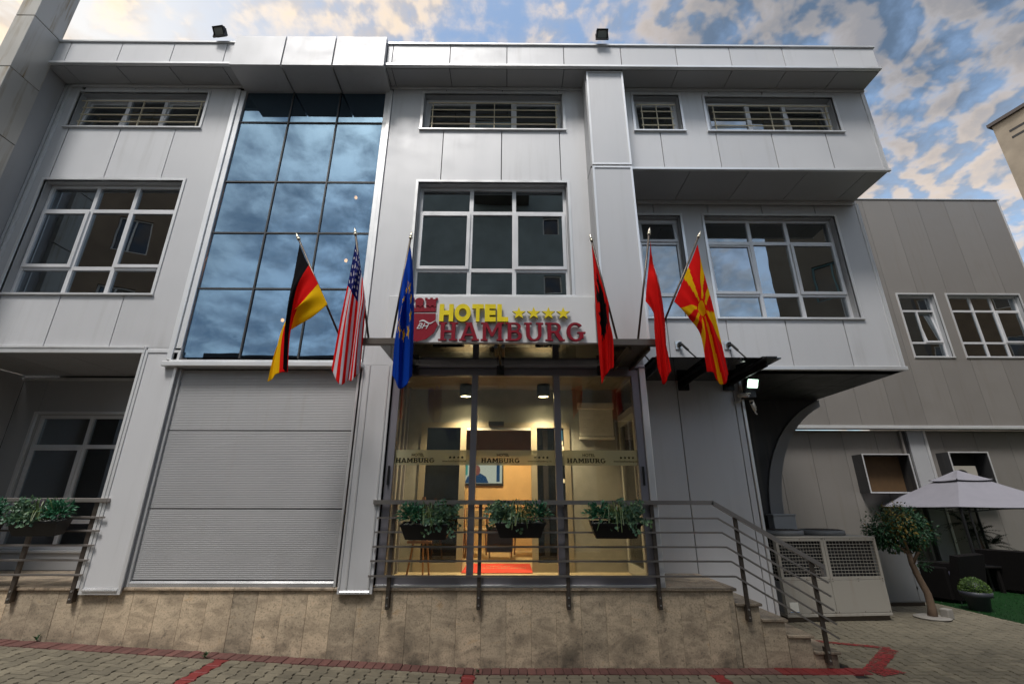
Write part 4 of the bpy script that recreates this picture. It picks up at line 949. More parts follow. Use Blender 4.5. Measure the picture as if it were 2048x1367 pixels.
# ================================================================== planters
def planter(x,z,order,label,seed):
    R=random.Random(seed); t=thing('planter_box',label,'planter',(x,-.21,z-.17)); t.rotation_euler=(rd(9),0,0)
    a,b,h=.295,.235,.17; m=MB()
    lo=[(-b,-.07,0),(b,-.07,0),(b,.07,0),(-b,.07,0)]; hi=[(-a,-.10,h),(a,-.10,h),(a,.10,h),(-a,.10,h)]; ih=[(-a+.014,-.087,h),(a-.014,-.087,h),(a-.014,.087,h),(-a+.014,.087,h)]; il=[(-a+.03,-.08,h-.03),(a-.03,-.08,h-.03),(a-.03,.08,h-.03),(-a+.03,.08,h-.03)]
    m.add(lo+hi+ih+il,[(3,2,1,0)]+[(i,(i+1)%4,4+(i+1)%4,4+i) for i in range(4)]+[(4+i,4+(i+1)%4,8+(i+1)%4,8+i) for i in range(4)]+[(8+i,8+(i+1)%4,12+(i+1)%4,12+i) for i in range(4)]+[(12,13,14,15)])
    m.obj('box','black_plastic',t,world=False)
    B('rim','black_plastic',t,-a-.004,a+.004,-.106,-.100,h-.022,h+.002,world=False)
    s=MB()
    for _ in range(150):
        px,py=R.uniform(-a+.03,a-.03),R.uniform(-.08,.08); r=R.uniform(.006,.012); s.lathe([(0,-r*.6),(r,0),(0,r*.7)],5,(px,py,h-.018+R.uniform(0,.014)))
    tag(s.obj('pebbles','pebble',t,world=False),None,None,kind='stuff')
    for i,kind in enumerate(order):
        c=(-.19+.19*i); m=MB()
        if kind=='s':
            for _ in range(330):
                th=R.uniform(0,2*pi); e=R.uniform(-.1,1.2); d=Vector((cos(th)*cos(e),sin(th)*cos(e)*.8,sin(e))); p=Vector((c,0,h+.04))+d*R.uniform(.02,.13)
                m.leaf(p,d+Vector((R.uniform(-.4,.4),R.uniform(-.4,.4),R.uniform(-.2,.4))),(R.uniform(-1,1),R.uniform(-1,1),1),R.uniform(.035,.060),R.uniform(.014,.022),.3)
            mt='leaf_dark'
        elif kind=='g':
            for _ in range(46):
                th=R.uniform(0,2*pi); sp=R.uniform(.03,.20); hh=R.uniform(.06,.21); p0=Vector((c+R.uniform(-.05,.05),R.uniform(-.04,.04),h-.01)); a1=Vector((cos(th),sin(th),0))
                pts=[p0,p0+a1*sp*.4+Vector((0,0,hh)),p0+a1*sp*.8+Vector((0,0,hh*.8)),p0+a1*sp*1.2+Vector((0,0,hh*.2-(.06 if R.random()<.3 else 0)))]
                w=.0028; sd=a1.cross(Vector((0,0,1)))*w
                m.add([q+sd for q in pts]+[q-sd for q in pts],[(k,k+1,5+k,4+k) for k in range(3)])
            mt='leaf_grass'
        else:
            for _ in range(34):
                th=R.uniform(0,2*pi); e=R.uniform(-.6,1.3); d=Vector((cos(th)*cos(e),sin(th)*cos(e)*.8,sin(e)+.15)).normalized(); L=R.uniform(.10,.21)
                for k in range(6):
                    q=Vector((c,0,h+.02))+d*L*(k+1)/6-Vector((0,0,.02*(k/6)**2)); nn=Vector((R.uniform(-1,1),-1,R.uniform(-.3,1)))
                    for sg in (-1,1): m.leaf(q,d.cross(nn)*sg+d*.4,nn,R.uniform(.030,.044),R.uniform(.028,.040),.1)
            mt='leaf_round'
        k_=1.28; m.v=[(c+(x-c)*k_,y*k_,h-.01+(z_-h+.01)*k_) for x,y,z_ in m.v]; tag(m.obj('foliage',mt,t,world=False),None,None,kind='stuff')
    f=MB()
    for _ in range(9):
        x0=R.uniform(-.2,.2); f.tube([(x0,0,h),(x0+R.uniform(-.04,.04),R.uniform(-.03,.03),h+R.uniform(.18,.24))],.002,4)
        tpv=f.v[-1]
        for k in range(5): f.leaf(Vector(tpv)-Vector((0,0,.012*k)),(R.uniform(-1,1),R.uniform(-1,1),.6),(0,0,1),.016,.010)
    tag(f.obj('flower_stalks','flower',t,world=False),None,None,kind='stuff')
    for x0 in (-.15,.15): MB().bar((x0,.09,h-.03),(x0,.16,h+.02),.02,.004,(1,0,0)).obj('hook','black_plastic',t,world=False)
planter(-.965,1.515,'sgr','black planter with spiky and round leaved plants, left of three before the entrance',21)
planter(.135,1.535,'rgs','black planter with round leaves spilling over its left end, middle of three before the entrance',22)
planter(1.255,1.53,'sgr','black planter with blue grey sprig at its right end, nearest the steps',23)
planter(-5.50,1.545,'rgs','black planter with green plants on the loggia railing',24)
planter(-6.28,1.545,'rgs','black planter cut off by the left picture edge on the loggia railing',25)

# ================================================================== lamps and cameras on the building
def floodlight(loc,rz,tilt,label,lit=False,w=.19,h=.15):
    t=thing('floodlight',label,'floodlight',loc,rz); hd=bpy.data.objects.new('head',None)
    m=MB().cbox(-w/2,w/2,-.03,.03,-h/2,h/2,.012); o=m.obj('housing','black_plastic',t,world=False); o.location=(0,-.05,.10); o.rotation_euler=(tilt,0,0); bpy.data.objects.remove(hd)
    B('lens','flood_led' if lit else 'lens_glass',o,-w/2+.015,w/2-.015,-.034,-.0305,-h/2+.015,h/2-.015,world=False)
    if lit: B('led_array','flood_core',o,-w/2+.04,w/2-.035,-.0375,-.0345,-h/2+.035,h/2-.03,world=False)
    ring(MB(),-w/2,w/2,-h/2,h/2,-.046,-.0305,.018).obj('bezel','black_plastic',o,world=False)
    for i in range(6): B('fin','black_plastic',o,-w/2+.02+i*.03,-w/2+.026+i*.03,.0305,.06,-h/2+.02,h/2-.02,world=False)
    m=MB(); m.box(-w/2-.012,-w/2-.004,-.06,-.035,.0,.11); m.box(w/2+.004,w/2+.012,-.06,-.035,.0,.11); m.box(-w/2-.012,w/2+.012,-.06,-.035,-.008,0.0); m.obj('bracket','black_plastic',t,world=False)
    if lit:
        l=bpy.data.lights.new('flood','SPOT'); l.energy=26; l.color=(.82,1,.88); l.spot_size=rd(130); l.spot_blend=.6; l.shadow_soft_size=.06
        q=bpy.data.objects.new('lamp_light',l); COL.objects.link(q); q.parent=o; q.location=(0,-.05,0); q.rotation_euler=(rd(90),0,0)
floodlight((-4.80,-.50,8.978),rd(-8),rd(38),'small black floodlight on the roof edge left of the glass strip')
floodlight((1.515,-.50,8.978),0,rd(38),'small black floodlight on the roof edge above the square pillar')
floodlight((3.80,1.0,3.42),rd(8),rd(24),'lit white floodlight under the overhang at the wall corner',True,.22,.17)
B_fl=MB().box(3.70,3.86,.96,1.13,3.30,3.40); fb=B_fl.obj('lamp_box','black_plastic'); tag(fb,'black junction box under the lit floodlight','junction box')
def seccam(loc,rz,tl,label):
    t=thing('security_camera',label,'camera',loc,rz)
    m=MB().tube([(0,-.10,0),(0,.06,0)],.028,14); b=m.obj('body','white_plastic',t,True,world=False); b.rotation_euler=(tl,0,0)
    MB().tube([(0,-.103,0),(0,-.101,0)],.024,14).obj('lens','dark_glass',b,world=False); B('sun_shield','white_plastic',b,-.032,.032,-.125,.05,.027,.034,c=.003,world=False)
    m=MB().tube([(0,.03,-.02),(0,.05,-.08),(0,.14,-.09)],.012,8); m.obj('arm','white_plastic',t,True,world=False)
seccam((3.66,1.0,3.33),rd(35),rd(8),'bullet security camera left of the lit floodlight'); seccam((3.84,1.06,3.16),rd(-40),rd(-35),'small security camera hanging below the lit floodlight')

# ================================================================== inside the entrance
def chair(loc,rz,label):
    t=thing('chair',label,'chair',loc,rz)
    B('seat','chair_pad',t,-.22,.22,-.22,.22,.42,.48,c=.015,world=False)
    m=MB(); n=9; pts=[(-.22+.44*i/(n-1),.22-.05*sin(pi*i/(n-1))*-1,.86-.05*abs(2*i/(n-1)-1)**2) for i in range(n)]; m.tube([(-.22,.22,.45)]+pts+[(.22,.22,.45)],.02,8); m.obj('back_frame','wood',t,True,world=False)
    B('back_pad','chair_pad',t,-.18,.18,.21,.24,.52,.80,c=.01,world=False)
    for sx in (-1,1):
        for sy in (-1,1): MB().tube([(sx*.2,sy*.2,.43),(sx*.22,sy*.22,0)],[.02,.014],8).obj('leg','wood',t,True,world=False)
chair((-.60,3.2,.80),rd(10),'brown wooden chair under the television in the lobby'); chair((.30,3.3,.80),rd(-8),'pale padded chair right of the dark table in the lobby')
t=thing('side_table','low dark table between the two lobby chairs','table',(-.16,2.9,.80)); B('table_top','black_plastic',t,-.24,.24,-.2,.2,.50,.54,c=.006,world=False); B('drawer_box','cushion',t,-.22,.22,-.18,.18,.12,.495,c=.006,world=False)
for sx in (-1,1):
    for sy in (-1,1): B('leg','brass_steel',t,sx*.19-.012,sx*.19+.012,sy*.15-.012,sy*.15+.012,0,.118,world=False)
t=thing('television','flat television on the tan lobby wall showing a person','television',(-.6,4.3,2.1)); B('bezel','black_plastic',t,-1.08,-.12,4.33,4.38,2.08,2.62,c=.006); B('screen','tv_white',t,-1.05,-.15,4.322,4.329,2.13,2.59)
B('screen_patch','tv_teal',t,-1.0,-.9,4.318,4.3215,2.30,2.56); B('screen_patch','tv_blue',t,-.27,-.2,4.318,4.3215,2.16,2.58)
front_text('screen_figure',fill_mesh('screen_figure',[[(-.26,0),(.26,0),(.2,.13),(.08,.2),(-.08,.2),(-.2,.13)]],.001,'tv_blue'),t,-.70,4.317,2.135); front_text('screen_figure',fill_mesh('screen_figure',[arc(0,.1,.075,.11,0,350,20)],.001,'tv_face'),t,-.70,4.314,2.30)
t=thing('doormat','red doormat with two pale lines of lettering in the inner doorway','mat',(-.15,1.45,.813)); B('mat','red_mat',t,-.66,.34,1.02,2.0,.813,.825,c=.004)
for body,x,y,s in (('HOTEL',-.35,1.62,.13),('HAMBURG',-.45,1.40,.15)):
    o=link('lettering',text_mesh('lettering',body,s,.0006,'chair_pad'),t,False); o.location=Vector((x,y,.8264))-wloc(t)
t=thing('wooden_easel','brown wooden easel standing behind the left door pane','easel',(-1.18,.62,.812))
for p,q in (((-.14,-.1,0),(.0,.02,1.0)),((.16,-.1,0),(.02,.02,1.0)),((.02,.22,0),(.01,.03,.98))): MB().bar(p,q,.03,.02).obj('leg','wood',t,world=False)
B('ledge','wood',t,-.16,.16,-.09,-.05,.42,.45,world=False); B('board','dark_back',t,-.15,.15,-.045,-.03,.455,.95,world=False)

# ================================================================== yard on the right
def build_chiller():
    t=thing('chiller_unit','large beige air conditioning chiller with wire grilles behind the steps','chiller',(4.32,2.0,0),rd(5))
    w,d,h=1.76,1.05,1.22
    B('base_rail','steel_brown',t,.02,w-.02,.05,.12,.0,.07,world=False); B('base_rail','steel_brown',t,.02,w-.02,d-.15,d-.08,.0,.07,world=False); B('base_plate','unit_paint',t,0,w,0,d,.071,.115,c=.006,world=False)
    B('coil','coil_dark',t,.05,w-.05,.08,d-.05,.12,h-.03,world=False)
    for a,b in ((.0,w*.47),(w*.47,w)):
        B('front_panel','unit_paint',t,a+.004,b-.004,0,.03,.118,.58,c=.004,world=False)
        ring(MB(),a+.004,b-.004,.585,h-.02,0,.03,.045).obj('grille_frame','unit_paint',t,world=False)
        g=MB(); n=14
        for i in range(1,n): x=a+.05+(b-a-.1)*i/n; g.tube([(x,.012,.62),(x,.012,h-.06)],.0028,4)
        for i in range(1,11): z=.625+(h-.69)*i/11; g.tube([(a+.045,.006,z),(b-.045,.006,z)],.0036,4)
        tag(g.obj('wire_grille','unit_paint',t,world=False),None,None,kind='stuff')
    B('top_plate','unit_paint',t,0,w,0,d,h-.018,h,c=.004,world=False)
    ring_=MB(); ring_.box(0,.03,0.035,.07,.12,h-.02); ring_.box(0,.03,d-.05,d,.12,h-.02); ring_.obj('corner_post','unit_paint',t,world=False)
    B('side_panel','cabinet_paint',t,.0,.02,.075,d-.055,.12,.56,world=False)
    g=MB()
    for i in range(1,12): y=.08+(d-.14)*i/12; g.tube([(.012,y,.58),(.012,y,h-.03)],.003,4)
    for i in range(1,11): z=.60+(h-.66)*i/11; g.tube([(.006,.075,z),(.006,d-.055,z)],.003,4)
    tag(g.obj('side_wire_grille','unit_paint',t,world=False),None,None,kind='stuff')
    for cx in (.46,1.22):
        f=MB().lathe([(.36,0),(.36,.075),(.33,.08),(.33,.01),(0,.012)],28,(cx,d/2,h)).obj('fan_shroud','cabinet_paint',t,True,world=False)
        m=MB()
        for r in (.08,.16,.24,.31): m.tube([(cx+r*cos(k*pi/12),d/2+r*sin(k*pi/12),h+.085) for k in range(25)],.003,4)
        for k in range(8): m.tube([(cx,d/2,h+.085),(cx+.33*cos(k*pi/4),d/2+.33*sin(k*pi/4),h+.085)],.003,4)
        tag(m.obj('fan_guard','steel_brown',f,world=False),None,None,kind='stuff')
    B('rating_plate','sticker_white',t,.06,.20,-.003,-.0005,.15,.28,world=False); B('plate_border','tag_blue',t,.055,.205,-.0025,-.0003,.143,.149,world=False)
    for k,(x,z) in enumerate([(x,z) for x in (.03,.42,.80,.86,1.3,1.72) for z in (.135,.565,.60,1.185)]): B('screw','steel_brown',t,x-.006,x+.006,-.004,-.0005,z-.006,z+.006,world=False)
    # cabinets behind
    a=at(1762,1210,3.15); b=at(1852,1210,3.15)
    t=thing('metal_cabinet','plain grey metal cabinet right behind the beige chiller','cabinet',(6.55,3.15,0),rd(4)); B('body','cabinet_paint',t,0,1.0,0,.5,.06,1.08,c=.006,world=False); B('door','cabinet_paint',t,.01,.84,-.012,-.001,.08,1.06,c=.003,world=False)
    B('strip','cabinet_paint',t,.85,.99,-.014,-.001,.08,1.06,c=.003,world=False); B('skid','steel_brown',t,.02,.98,.05,.12,0,.058,world=False)
    for z in (.3,.55,.8): B('latch','black_plastic',t,.835,.855,-.022,-.0145,z-.02,z+.02,world=False)
    p=at(1535,1030,3.0)
    t=thing('utility_box','small grey utility box at the foot of the curved arch','cabinet',(p.x-.05,2.72,0)); B('body','panel_low',t,0,.40,0,.2,0,p.z,c=.006,world=False); B('lid','panel_low',t,-.015,.415,-.015,.21,p.z+.001,p.z+.03,c=.004,world=False)
build_chiller()
def build_gazebo():
    t=thing('gazebo','grey lilac canvas gazebo with two tier roof on dark posts','gazebo',(11.25,5.8,0),rd(-3))
    s,ze,zt,k=1.30,1.67,2.30,.30
    def shell(z0,z1,a,b,name,mat='canvas',over=.0):
        m=MB(); n=7
        for q in range(4):
            c0=[(-1,-1),(1,-1),(1,1),(-1,1)][q]; c1=[(-1,-1),(1,-1),(1,1),(-1,1)][(q+1)%4]
            vs=[];
            for i in range(n+1):
                f=i/n; r=a+(b-a)*f; z=z0+(z1-z0)*(f**1.12)
                for j in range(n+1):
                    g=j/n; sag=-.03*sin(pi*g)*sin(pi*f) - (.02*sin(pi*g) if i==0 else 0)
                    vs.append(((c0[0]+(c1[0]-c0[0])*g)*r,(c0[1]+(c1[1]-c0[1])*g)*r,z+sag))
            m.add(vs,[(i*(n+1)+j,i*(n+1)+j+1,(i+1)*(n+1)+j+1,(i+1)*(n+1)+j) for i in range(n) for j in range(n)])
        o=m.obj(name,mat,t,world=False); md=o.modifiers.new('thickness','SOLIDIFY'); md.thickness=.006; return o
    shell(ze,zt,s,k,'roof_canvas'); shell(zt-.02,2.52,.42,.02,'top_canvas')
    for sx in (-1,1):
        for sy in (-1,1):
            p=thing_part=MB().tube([(sx*(s-.08),sy*(s-.08),0),(sx*(s-.08),sy*(s-.08),ze-.02)],.03,8).obj('post','black_plastic',t,world=False)
            MB().tube([(sx*(s-.26),sy*(s-.08),0),(sx*(s-.26),sy*(s-.08),ze-.05)],.018,6).obj('post_brace','black_plastic',p,world=False)
            MB().tube([(sx*k,sy*k,zt-.01),(sx*.42,sy*.42,zt-.005)],.012,6).obj('vent_strut','black_plastic',t,world=False)
    for q in range(4):
        c0=[(-1,-1),(1,-1),(1,1),(-1,1)][q]; c1=[(-1,-1),(1,-1),(1,1),(-1,1)][(q+1)%4]; L=s-.06; m=MB(); pts=[]
        for i in range(13):
            g=i/12; x=(c0[0]+(c1[0]-c0[0])*g)*L; y=(c0[1]+(c1[1]-c0[1])*g)*L; pts.append((x,y,ze-.13+.09*sin(pi*g)))
            m.tube([(x,y,ze-.02),pts[-1]],.006,4)
        m.tube(pts,.010,6); m.tube([(c0[0]*L,c0[1]*L,ze-.02),(c1[0]*L,c1[1]*L,ze-.02)],.012,6); m.obj('valance_frame','black_plastic',t,world=False)
build_gazebo()
def tree():
    t=thing('small_tree','small tree with round crown of green and yellow leaves beside the chiller','tree',(6.83,2.33,0)); R=random.Random(5)
    tr=[(0,0,-.02),(.03,0,.15),(.02,.0,.35),(-.03,.02,.55),(-.09,.02,.78),(-.12,.0,.95)]
    m=MB().tube(tr,[.075,.058,.052,.05,.045,.035],10); brs=[((-.12,0,.95),(-.36,.03,1.12),(-.52,.05,1.28)),((-.10,0,.90),(-.02,.04,1.10),(.02,.05,1.35)),((-.12,0,.95),(-.18,-.05,1.15),(-.26,-.1,1.38)),((-.09,.0,.8),(.02,-.06,1.0),(.13,-.08,1.25))]
    for b in brs: m.tube(b,[.03,.02,.008],7)
    m.obj('trunk','bark',t,True,world=False)
    cl=[(-.47,0,1.33,.24),(-.25,-.08,1.48,.25),(-.05,.05,1.46,.24),(.08,-.06,1.28,.22),(-.20,.12,1.25,.24),(-.36,.1,1.18,.18),(.02,.1,1.15,.18),(-.56,.05,1.22,.15),(.16,.05,1.40,.15)]
    a,y=MB(),MB()
    for _ in range(4400):
        cx,cy,cz,r=R.choice(cl); d=Vector((R.gauss(0,1),R.gauss(0,1),R.gauss(0,1))).normalized(); p=Vector((cx,cy,cz))+d*r*R.uniform(.45,1.28)
        yel=R.random()<(.45 if abs(p.x+.27)<.16 and p.z>1.2 else .05)
        (y if yel else a).leaf(p,d+Vector((R.uniform(-.7,.7),R.uniform(-.7,.7),R.uniform(-.9,.3))),d+Vector((0,0,.5)),R.uniform(.04,.068),R.uniform(.022,.034),.3)
    for _ in range(90):
        d=Vector((R.gauss(0,1),R.gauss(0,1),R.gauss(0,1))).normalized(); p=Vector((.07,0,.80))+d*R.uniform(.04,.12); a.leaf(p,d,d+Vector((0,0,.5)),R.uniform(.04,.06),.03,.3)
    o=a.obj('crown','leaf_tree',t,world=False); tag(o,None,None,kind='stuff'); tag(y.obj('yellow_leaves','leaf_yellow',t,world=False),None,None,kind='stuff')
    MB().lathe([(.24,0),(.25,.02),(.20,.035),(.10,.03)],11,(-.02,-.02,0)).obj('root_collar','kerb_white',t,world=False)
    t=thing('white_block','small white stone block at the foot of the small tree','block',(7.02,2.26,0),rd(20)); B('block','kerb_white',t,-.07,.07,-.06,.06,0,.15,c=.012,world=False)
tree()
def topiary():
    t=thing('potted_topiary','clipped green dome in a dark round pot on the lawn','potted plant',(8.12,2.85,.004)); R=random.Random(8)
    MB().lathe([(.14,0),(.17,.21),(.215,.22),(.225,.30),(.20,.30),(.19,.27),(0,.27)],28).obj('pot','pot_blue',t,True,world=False)
    m=MB()
    for _ in range(1500):
        th=R.uniform(0,2*pi); e=math.asin(R.uniform(0,1)); d=Vector((cos(th)*cos(e),sin(th)*cos(e),sin(e))); p=Vector((0,0,.29))+Vector((d.x*.205,d.y*.205,d.z*.215))*R.uniform(.9,1.03)
        m.leaf(p,d+Vector((R.uniform(-1,1),R.uniform(-1,1),R.uniform(-.5,.8))),d,R.uniform(.02,.032),.015)
    tag(m.obj('clipped_leaves','leaf_box',t,world=False),None,None,kind='stuff'); MB().lathe([(.19,.28),(.185,.36),(.13,.45),(.05,.485),(0,.49)],20).obj('inner_mass','leaf_palm',t,True,world=False)
topiary()
def armchair(loc,rz,label,w=.85):
    t=thing('wicker_armchair',label,'armchair',loc,rz)
    B('seat_base','wicker',t,-w/2+.1,w/2-.1,-.36,.34,.05,.36,c=.02,world=False); B('cushion','cushion',t,-w/2+.11,w/2-.11,-.35,.24,.362,.45,c=.03,world=False)
    m=MB(); m.prism([(.22,.06),(.40,.06),(.52,.80),(.40,.82)],-w/2,w/2,'x'); m.obj('backrest','wicker',t,world=False)
    for sx in (-1,1): B('armrest','wicker',t,sx*(w/2)-.06,sx*(w/2)+.06,-.40,.30,.04,.60,c=.025,world=False)
    for sx in (-1,1):
        for sy in (-.36,.34): B('foot','black_plastic',t,sx*(w/2-.06)-.02,sx*(w/2-.06)+.02,sy-.02,sy+.02,0,.045,world=False)
armchair((8.55,3.9,.004),rd(205),'dark wicker armchair behind the small tree, turned away',1.0); armchair((10.7,4.6,.004),rd(120),'dark wicker armchair under the gazebo at the right picture edge')
t=thing('garden_table','low dark garden table under the gazebo','table',(9.75,4.75,.004)); B('table_top','wicker',t,-.5,.5,-.35,.35,.46,.50,c=.01,world=False); B('glass_top','dark_glass',t,-.49,.49,-.34,.34,.501,.508,world=False)
for sx in (-1,1):
    for sy in (-1,1): B('leg','wicker',t,sx*.43-.03,sx*.43+.03,sy*.28-.03,sy*.28+.03,0,.459,world=False)
def palm():
    p=at(1972,1120,6.2); t=thing('palm_plant','dark palm like plant against the annex wall behind the gazebo post','plant',(p.x,6.2,0)); R=random.Random(4)
    MB().lathe([(.16,0),(.22,.35),(.20,.35),(0,.33)],16).obj('pot','pot_blue',t,True,world=False); m=MB()
    MB().tube([(0,0,.3),(.02,0,.7),(-.02,0,1.0)],[.05,.04,.03],8).obj('stem','bark',t,True,world=False)
    for c,n in (((-.02,0,1.0),26),((-.25,0,1.25),22),((.28,0,.75),24)):
        for _ in range(n):
            th=R.uniform(0,2*pi); e=R.uniform(-.1,1.1); d=Vector((cos(th)*cos(e),sin(th)*cos(e),sin(e))); a=Vector(c); L=R.uniform(.3,.5)
            for k in range(7):
                q=a+d*L*(k+1)/7-Vector((0,0,.18*((k+1)/7)**2))
                for sg in (-1,1): m.leaf(q,d*.8+d.cross(Vector((0,0,1)))*sg*.8,(0,0,1),.12,.022,.3)
    tag(m.obj('fronds','leaf_palm',t,world=False),None,None,kind='stuff')
palm()

# ================================================================== annex
def build_annex():
    t=thing('annex_building','beige grey panelled annex with two windows behind the yard','building',(11,7,0))
    A=6.8; ops=[(12.02,13.14,5.82,7.84),(13.56,15.80,5.82,7.84)]
    up=rects('upper_wall','dark_back',t,holes(6.22,16.38,3.78,11.30,ops),A+.035,A+.3)
    x=6.25
    while x<16.3:
        x1=min(x+.92,16.40)
        if x1>16.1: x1=16.40
        rs=holes(x+.004,x1-.004,3.80,11.32,ops); lo=[r for r in rs if r[3]<6.5]; hi=[r for r in rs if r[2]>6.5]
        if lo and hi and not [r for r in rs if r not in lo and r not in hi]: rects('panel','beige_panel',up,lo,A,A+.03); rects('panel','beige_panel',up,hi,A,A+.03)
        else: rects('panel','beige_panel',up,rs,A,A+.03)
        x=x1
        if x1>=16.40: break
    B('lower_trim','trim',up,6.22,16.42,A-.04,A+.034,3.70,3.79,c=.008); B('cap','trim',up,6.22,16.43,A-.03,A+.33,11.325,11.37,c=.008); MB().box(16.33,16.37,A-.014,A-.001,3.80,11.32).obj('edge_trim','trim',up)
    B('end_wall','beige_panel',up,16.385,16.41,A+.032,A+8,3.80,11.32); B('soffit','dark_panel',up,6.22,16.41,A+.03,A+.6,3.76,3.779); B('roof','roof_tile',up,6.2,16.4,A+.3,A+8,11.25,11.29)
    window(12.02,13.14,5.82,7.84,yf=A,cols=(),parent=t,sash={(0,1,1):7},mid={(0,1):.5},trimw=.05); window(13.56,15.80,5.82,7.84,yf=A,parent=t,sash={(2,1):0},trimw=.05)
    m=MB(); x0,x1,y0,y1,z0,z1=11.8,16.2,A+.3,A+4,5.5,8.1
    m.add([(x0,y0,z0),(x1,y0,z0),(x1,y1,z0),(x0,y1,z0),(x0,y0,z1),(x1,y0,z1),(x1,y1,z1),(x0,y1,z1)],[(0,1,2,3),(4,7,6,5),(1,5,6,2),(2,6,7,3),(3,7,4,0)]); m.obj('room_interior','dark_room',t)
    m=MB(); 
    for i in range(14): m.box(13.7+i*.05,13.7+i*.05+.03,A+.28+.03*(i%2),A+.30+.03*(i%2),5.85,7.8)
    tag(m.obj('curtain','tan_wall',t),None,None,kind='stuff')
    lw=rects('lower_wall','dark_back',t,[(3.8,16.38,-.05,3.70)],A+.335,A+.6); x=3.78
    while x<16.3:
        B('panel','beige_panel',lw,x+.004,x+.946,A+.30,A+.33,.30,3.69,c=.004); x+=.95
    B('plinth','stucco_dark',lw,3.78,16.38,A+.27,A+.32,-.02,.295); B('plinth_trim','trim',lw,3.78,16.38,A+.262,A+.299,.296,.315)
    for a in (11.08,11.75): B('pilaster','beige_panel' if a<11.3 else 'trim',lw,a,a+(.06 if a<11.3 else .07),A+.20,A+.299,.32,3.69,c=.004)
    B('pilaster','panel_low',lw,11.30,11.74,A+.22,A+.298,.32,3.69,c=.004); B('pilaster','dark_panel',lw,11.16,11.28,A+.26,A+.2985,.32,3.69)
    for i,(x0,x1,z0,z1) in enumerate(((9.63,10.92,2.0,3.0),(12.02,13.10,2.05,3.06))):
        m=MB(); y0,y1=A-.10,A+.298; m.box(x0,x0+.03,y0,y1,z0,z1); m.box(x1-.03,x1,y0,y1,z0,z1); m.box(x0+.03,x1-.03,y0,y1,z1-.03,z1); m.box(x0+.03,x1-.03,y0,y1,z0,z0+.03); b=m.obj('niche_box','dark_panel',lw)
        B('niche_back','niche_brown' if i==0 else 'coil_dark',b,x0+.031,x1-.031,y1-.05,y1-.01,z0+.031,z1-.031); ring(MB(),x0-.012,x1+.012,z0-.012,z1+.012,y0-.012,y0-.001,.03).obj('niche_trim','trim',b)
    ac=thing('air_conditioner','cream outdoor air conditioner inside the framed niche behind the gazebo top','air conditioner',(12.45,6.85,2.085))
    B('casing','unit_paint',ac,-.36,.36,0,.2,.0,.62,c=.015,world=False); MB().tube([(-.10,-.004,.31),(-.10,-.012,.31)],.22,24).obj('fan_disc','coil_dark',ac,world=False)
    g=MB()
    for r in (.06,.11,.16,.21): g.tube([(-.10+r*cos(k*pi/12),-.016,.31+r*sin(k*pi/12)) for k in range(25)],.004,4)
    tag(g.obj('fan_grille','unit_paint',ac,world=False),None,None,kind='stuff')
build_annex()
# ================================================================== other buildings
def block(name,label,x0,x1,y0,y1,h,mat,wins,roof='roof_tile',cat='building',rz=0,base=0,front=1,pivot=None):
    """plain rendered block; its windowed side looks to +Y (front=1) or -Y"""
    cx,cy=(x0+x1)/2,(y0+y1)/2; t=thing(name,label,cat,(cx,cy,base),rz)
    if pivot: v=Vector((cx-pivot[0],cy-pivot[1],0)); v.rotate(Euler((0,0,rz))); t.location=(pivot[0]+v.x,pivot[1]+v.y,base)
    a,b=(x1-x0)/2,(y1-y0)/2; yf=b*front
    ops=[(wx-w/2-cx,wx+w/2-cx,z,z+hh) for wx,z,w,hh,k in wins]
    m=MB()
    for r in holes(-a,a,0,h,ops): m.box(r[0],r[1],yf-.25*front if front>0 else yf,yf if front>0 else yf+.25,r[2],r[3])
    m.box(-a,a,-b if front>0 else -b+.25,b-.25 if front>0 else b,0,h); wl=m.obj('wall',mat,t,world=False)
    B('roof',roof,t,-a-.25,a+.25,-b-.25,b+.25,h,h+.22,world=False)
    for (u0,u1,z0,z1),(wx,z,w,hh,k) in zip(ops,wins):
        y=yf-.14*front; fr=ring(MB(),u0,u1,z0,z1,min(y,y+.06*front),max(y,y+.06*front),.06)
        if w>.9: fr.box((u0+u1)/2-.03,(u0+u1)/2+.03,y+.002*front if front>0 else y-.058,y+.058 if front>0 else y-.002,z0+.06,z1-.06)
        fo=fr.obj('window','white_plastic' if k!='t' else 'teal_shutter',t,world=False); B('pane','dark_glass',fo,u0+.03,u1-.03,y-.004,y+.004,z0+.03,z1-.03,world=False)
        if k=='b':
            B('balcony','stucco_dark',t,u0-.5,u1+.5,min(yf,yf+1.0*front),max(yf,yf+1.0*front),z0-.15,z0-.02,world=False)
            for i in range(12):
                xx=u0-.48+(u1-u0+.96)*i/11; B('balcony_slat','teal_shutter',t,xx-.05,xx+.05,yf+.94*front-.01,yf+.94*front+.01,z0-.01,z0+.95,world=False)
    return t
block('apartment_block','grey green apartment block across the street, reflected in the middle window',-6.0,3.4,-17,-12.3,24.5,'stucco_grey',[(1.95,10.5,.8,.9,'w'),(1.95,13.5,.8,.9,'w'),(1.95,7.5,.8,.9,'w'),(-.4,15.3,1.6,1.6,'b'),(-4.6,8.2,1.3,1.5,'w')])  # block's height raised to throw shade on the lower façade and paving
block('apartment_block','brown apartment block across the street, reflected in the left windows',-24,-14.0,-16,-10.3,18.5,'stucco_brown',[(-15.2,11.0,1.2,1.5,'w'),(-18.2,11.0,1.6,1.6,'b'),(-15.2,14.0,1.2,1.5,'w'),(-18.2,14.0,1.2,1.5,'w'),(-20.8,11.0,1.2,1.5,'w'),(-15.2,8.0,1.2,1.5,'w')],rz=rd(-28),pivot=(-14.0,-10.3))
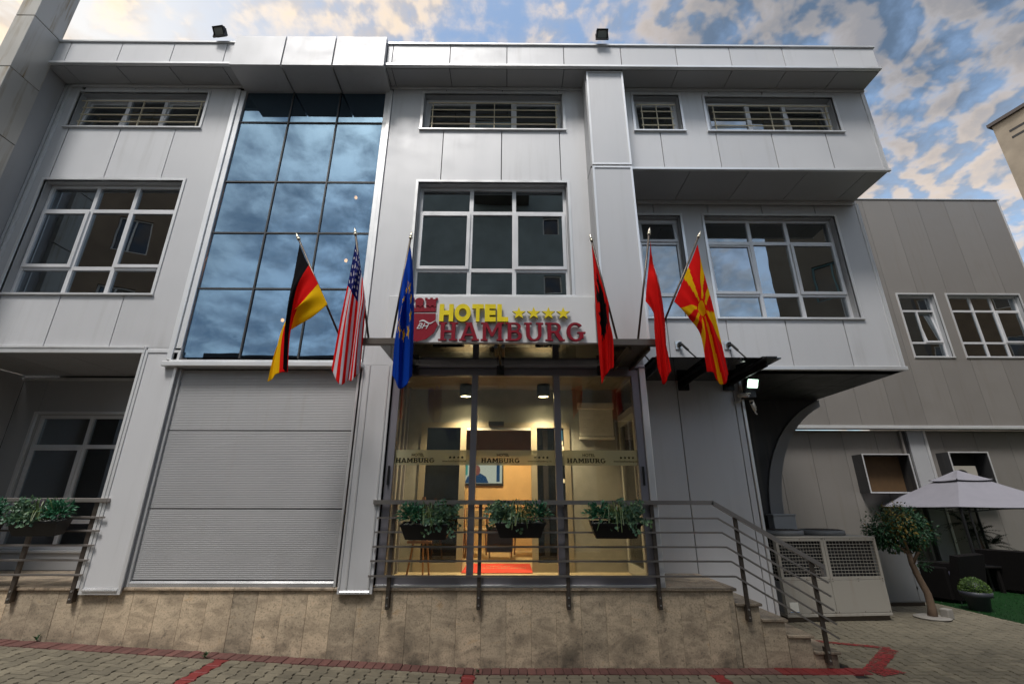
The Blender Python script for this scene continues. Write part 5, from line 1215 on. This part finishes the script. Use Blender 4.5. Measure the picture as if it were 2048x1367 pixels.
block('apartment_block','dark brown apartment block across the street, reflected in the right windows',11.5,24,-16,-10.0,19.5,'stucco_dark',[(13.6,9.4,1.3,1.5,'t'),(16.6,9.4,1.3,1.5,'t'),(13.6,12.6,1.3,1.5,'t'),(16.6,12.6,1.3,1.5,'w'),(19.6,9.4,1.6,1.6,'w'),(16.8,15.6,1.3,1.5,'w'),(20,6.4,1.3,1.5,'w')],rz=rd(46),pivot=(11.5,-10.0))  # block turned towards the yard so that it shades it
block('apartment_block','brown apartment block beyond the yard, reflected in the annex windows',27,41,-16,-10,19,'stucco_brown',[(29.5,10,1.5,1.6,'w'),(33,10,1.5,1.6,'w'),(36.5,10,1.5,1.6,'t'),(29.5,13.5,1.5,1.6,'w'),(33,13.5,1.5,1.6,'w'),(36.5,13.5,1.5,1.6,'w')],rz=rd(35),pivot=(27,-10))
block('low_house','low brown house with flat roof, reflected at the foot of the glass strip',-11.5,-6.6,-19,-11.2,6.9,'stucco_brown',[(-8,3.4,1.2,1.4,'w'),(-10,3.4,1.2,1.4,'w')])
block('low_house','low grey house across the street, reflected in the right entrance pane',3.3,11.0,-19,-13.0,7.4,'stucco_dark',[(5,3.6,1.2,1.4,'w'),(8,3.6,1.2,1.4,'w')])
_q=at(1986,246,30); FARLOC=(_q.x,_q.y,0); FARH=_q.z-.35
def far_block():
    t=thing('tower_block','tall pale tower block far off at the right picture edge','building',FARLOC,rd(-74)); h=FARH
    B('wall','stucco_far',t,-.2,18,0,14,0,h,world=False); B('parapet','roof_tile',t,-.45,18.2,-.25,14.2,h+.001,h+.35,world=False)
    for i in range(2): B('vent_slot','dark_back',t,.8,2.6,-.012,-.001,h-1.6-.75*i,h-1.35-.75*i,world=False)
    for z in range(5,int(h),3):
        for x in (5.0,9.0): o=B('window','dark_glass',t,x,x+1.5,-.03,-.002,z-.4,z+1.1,world=False); ring(MB(),x-.06,x+1.56,z-.46,z+1.16,-.06,-.031,.07).obj('frame','white_plastic',o,world=False)
far_block()
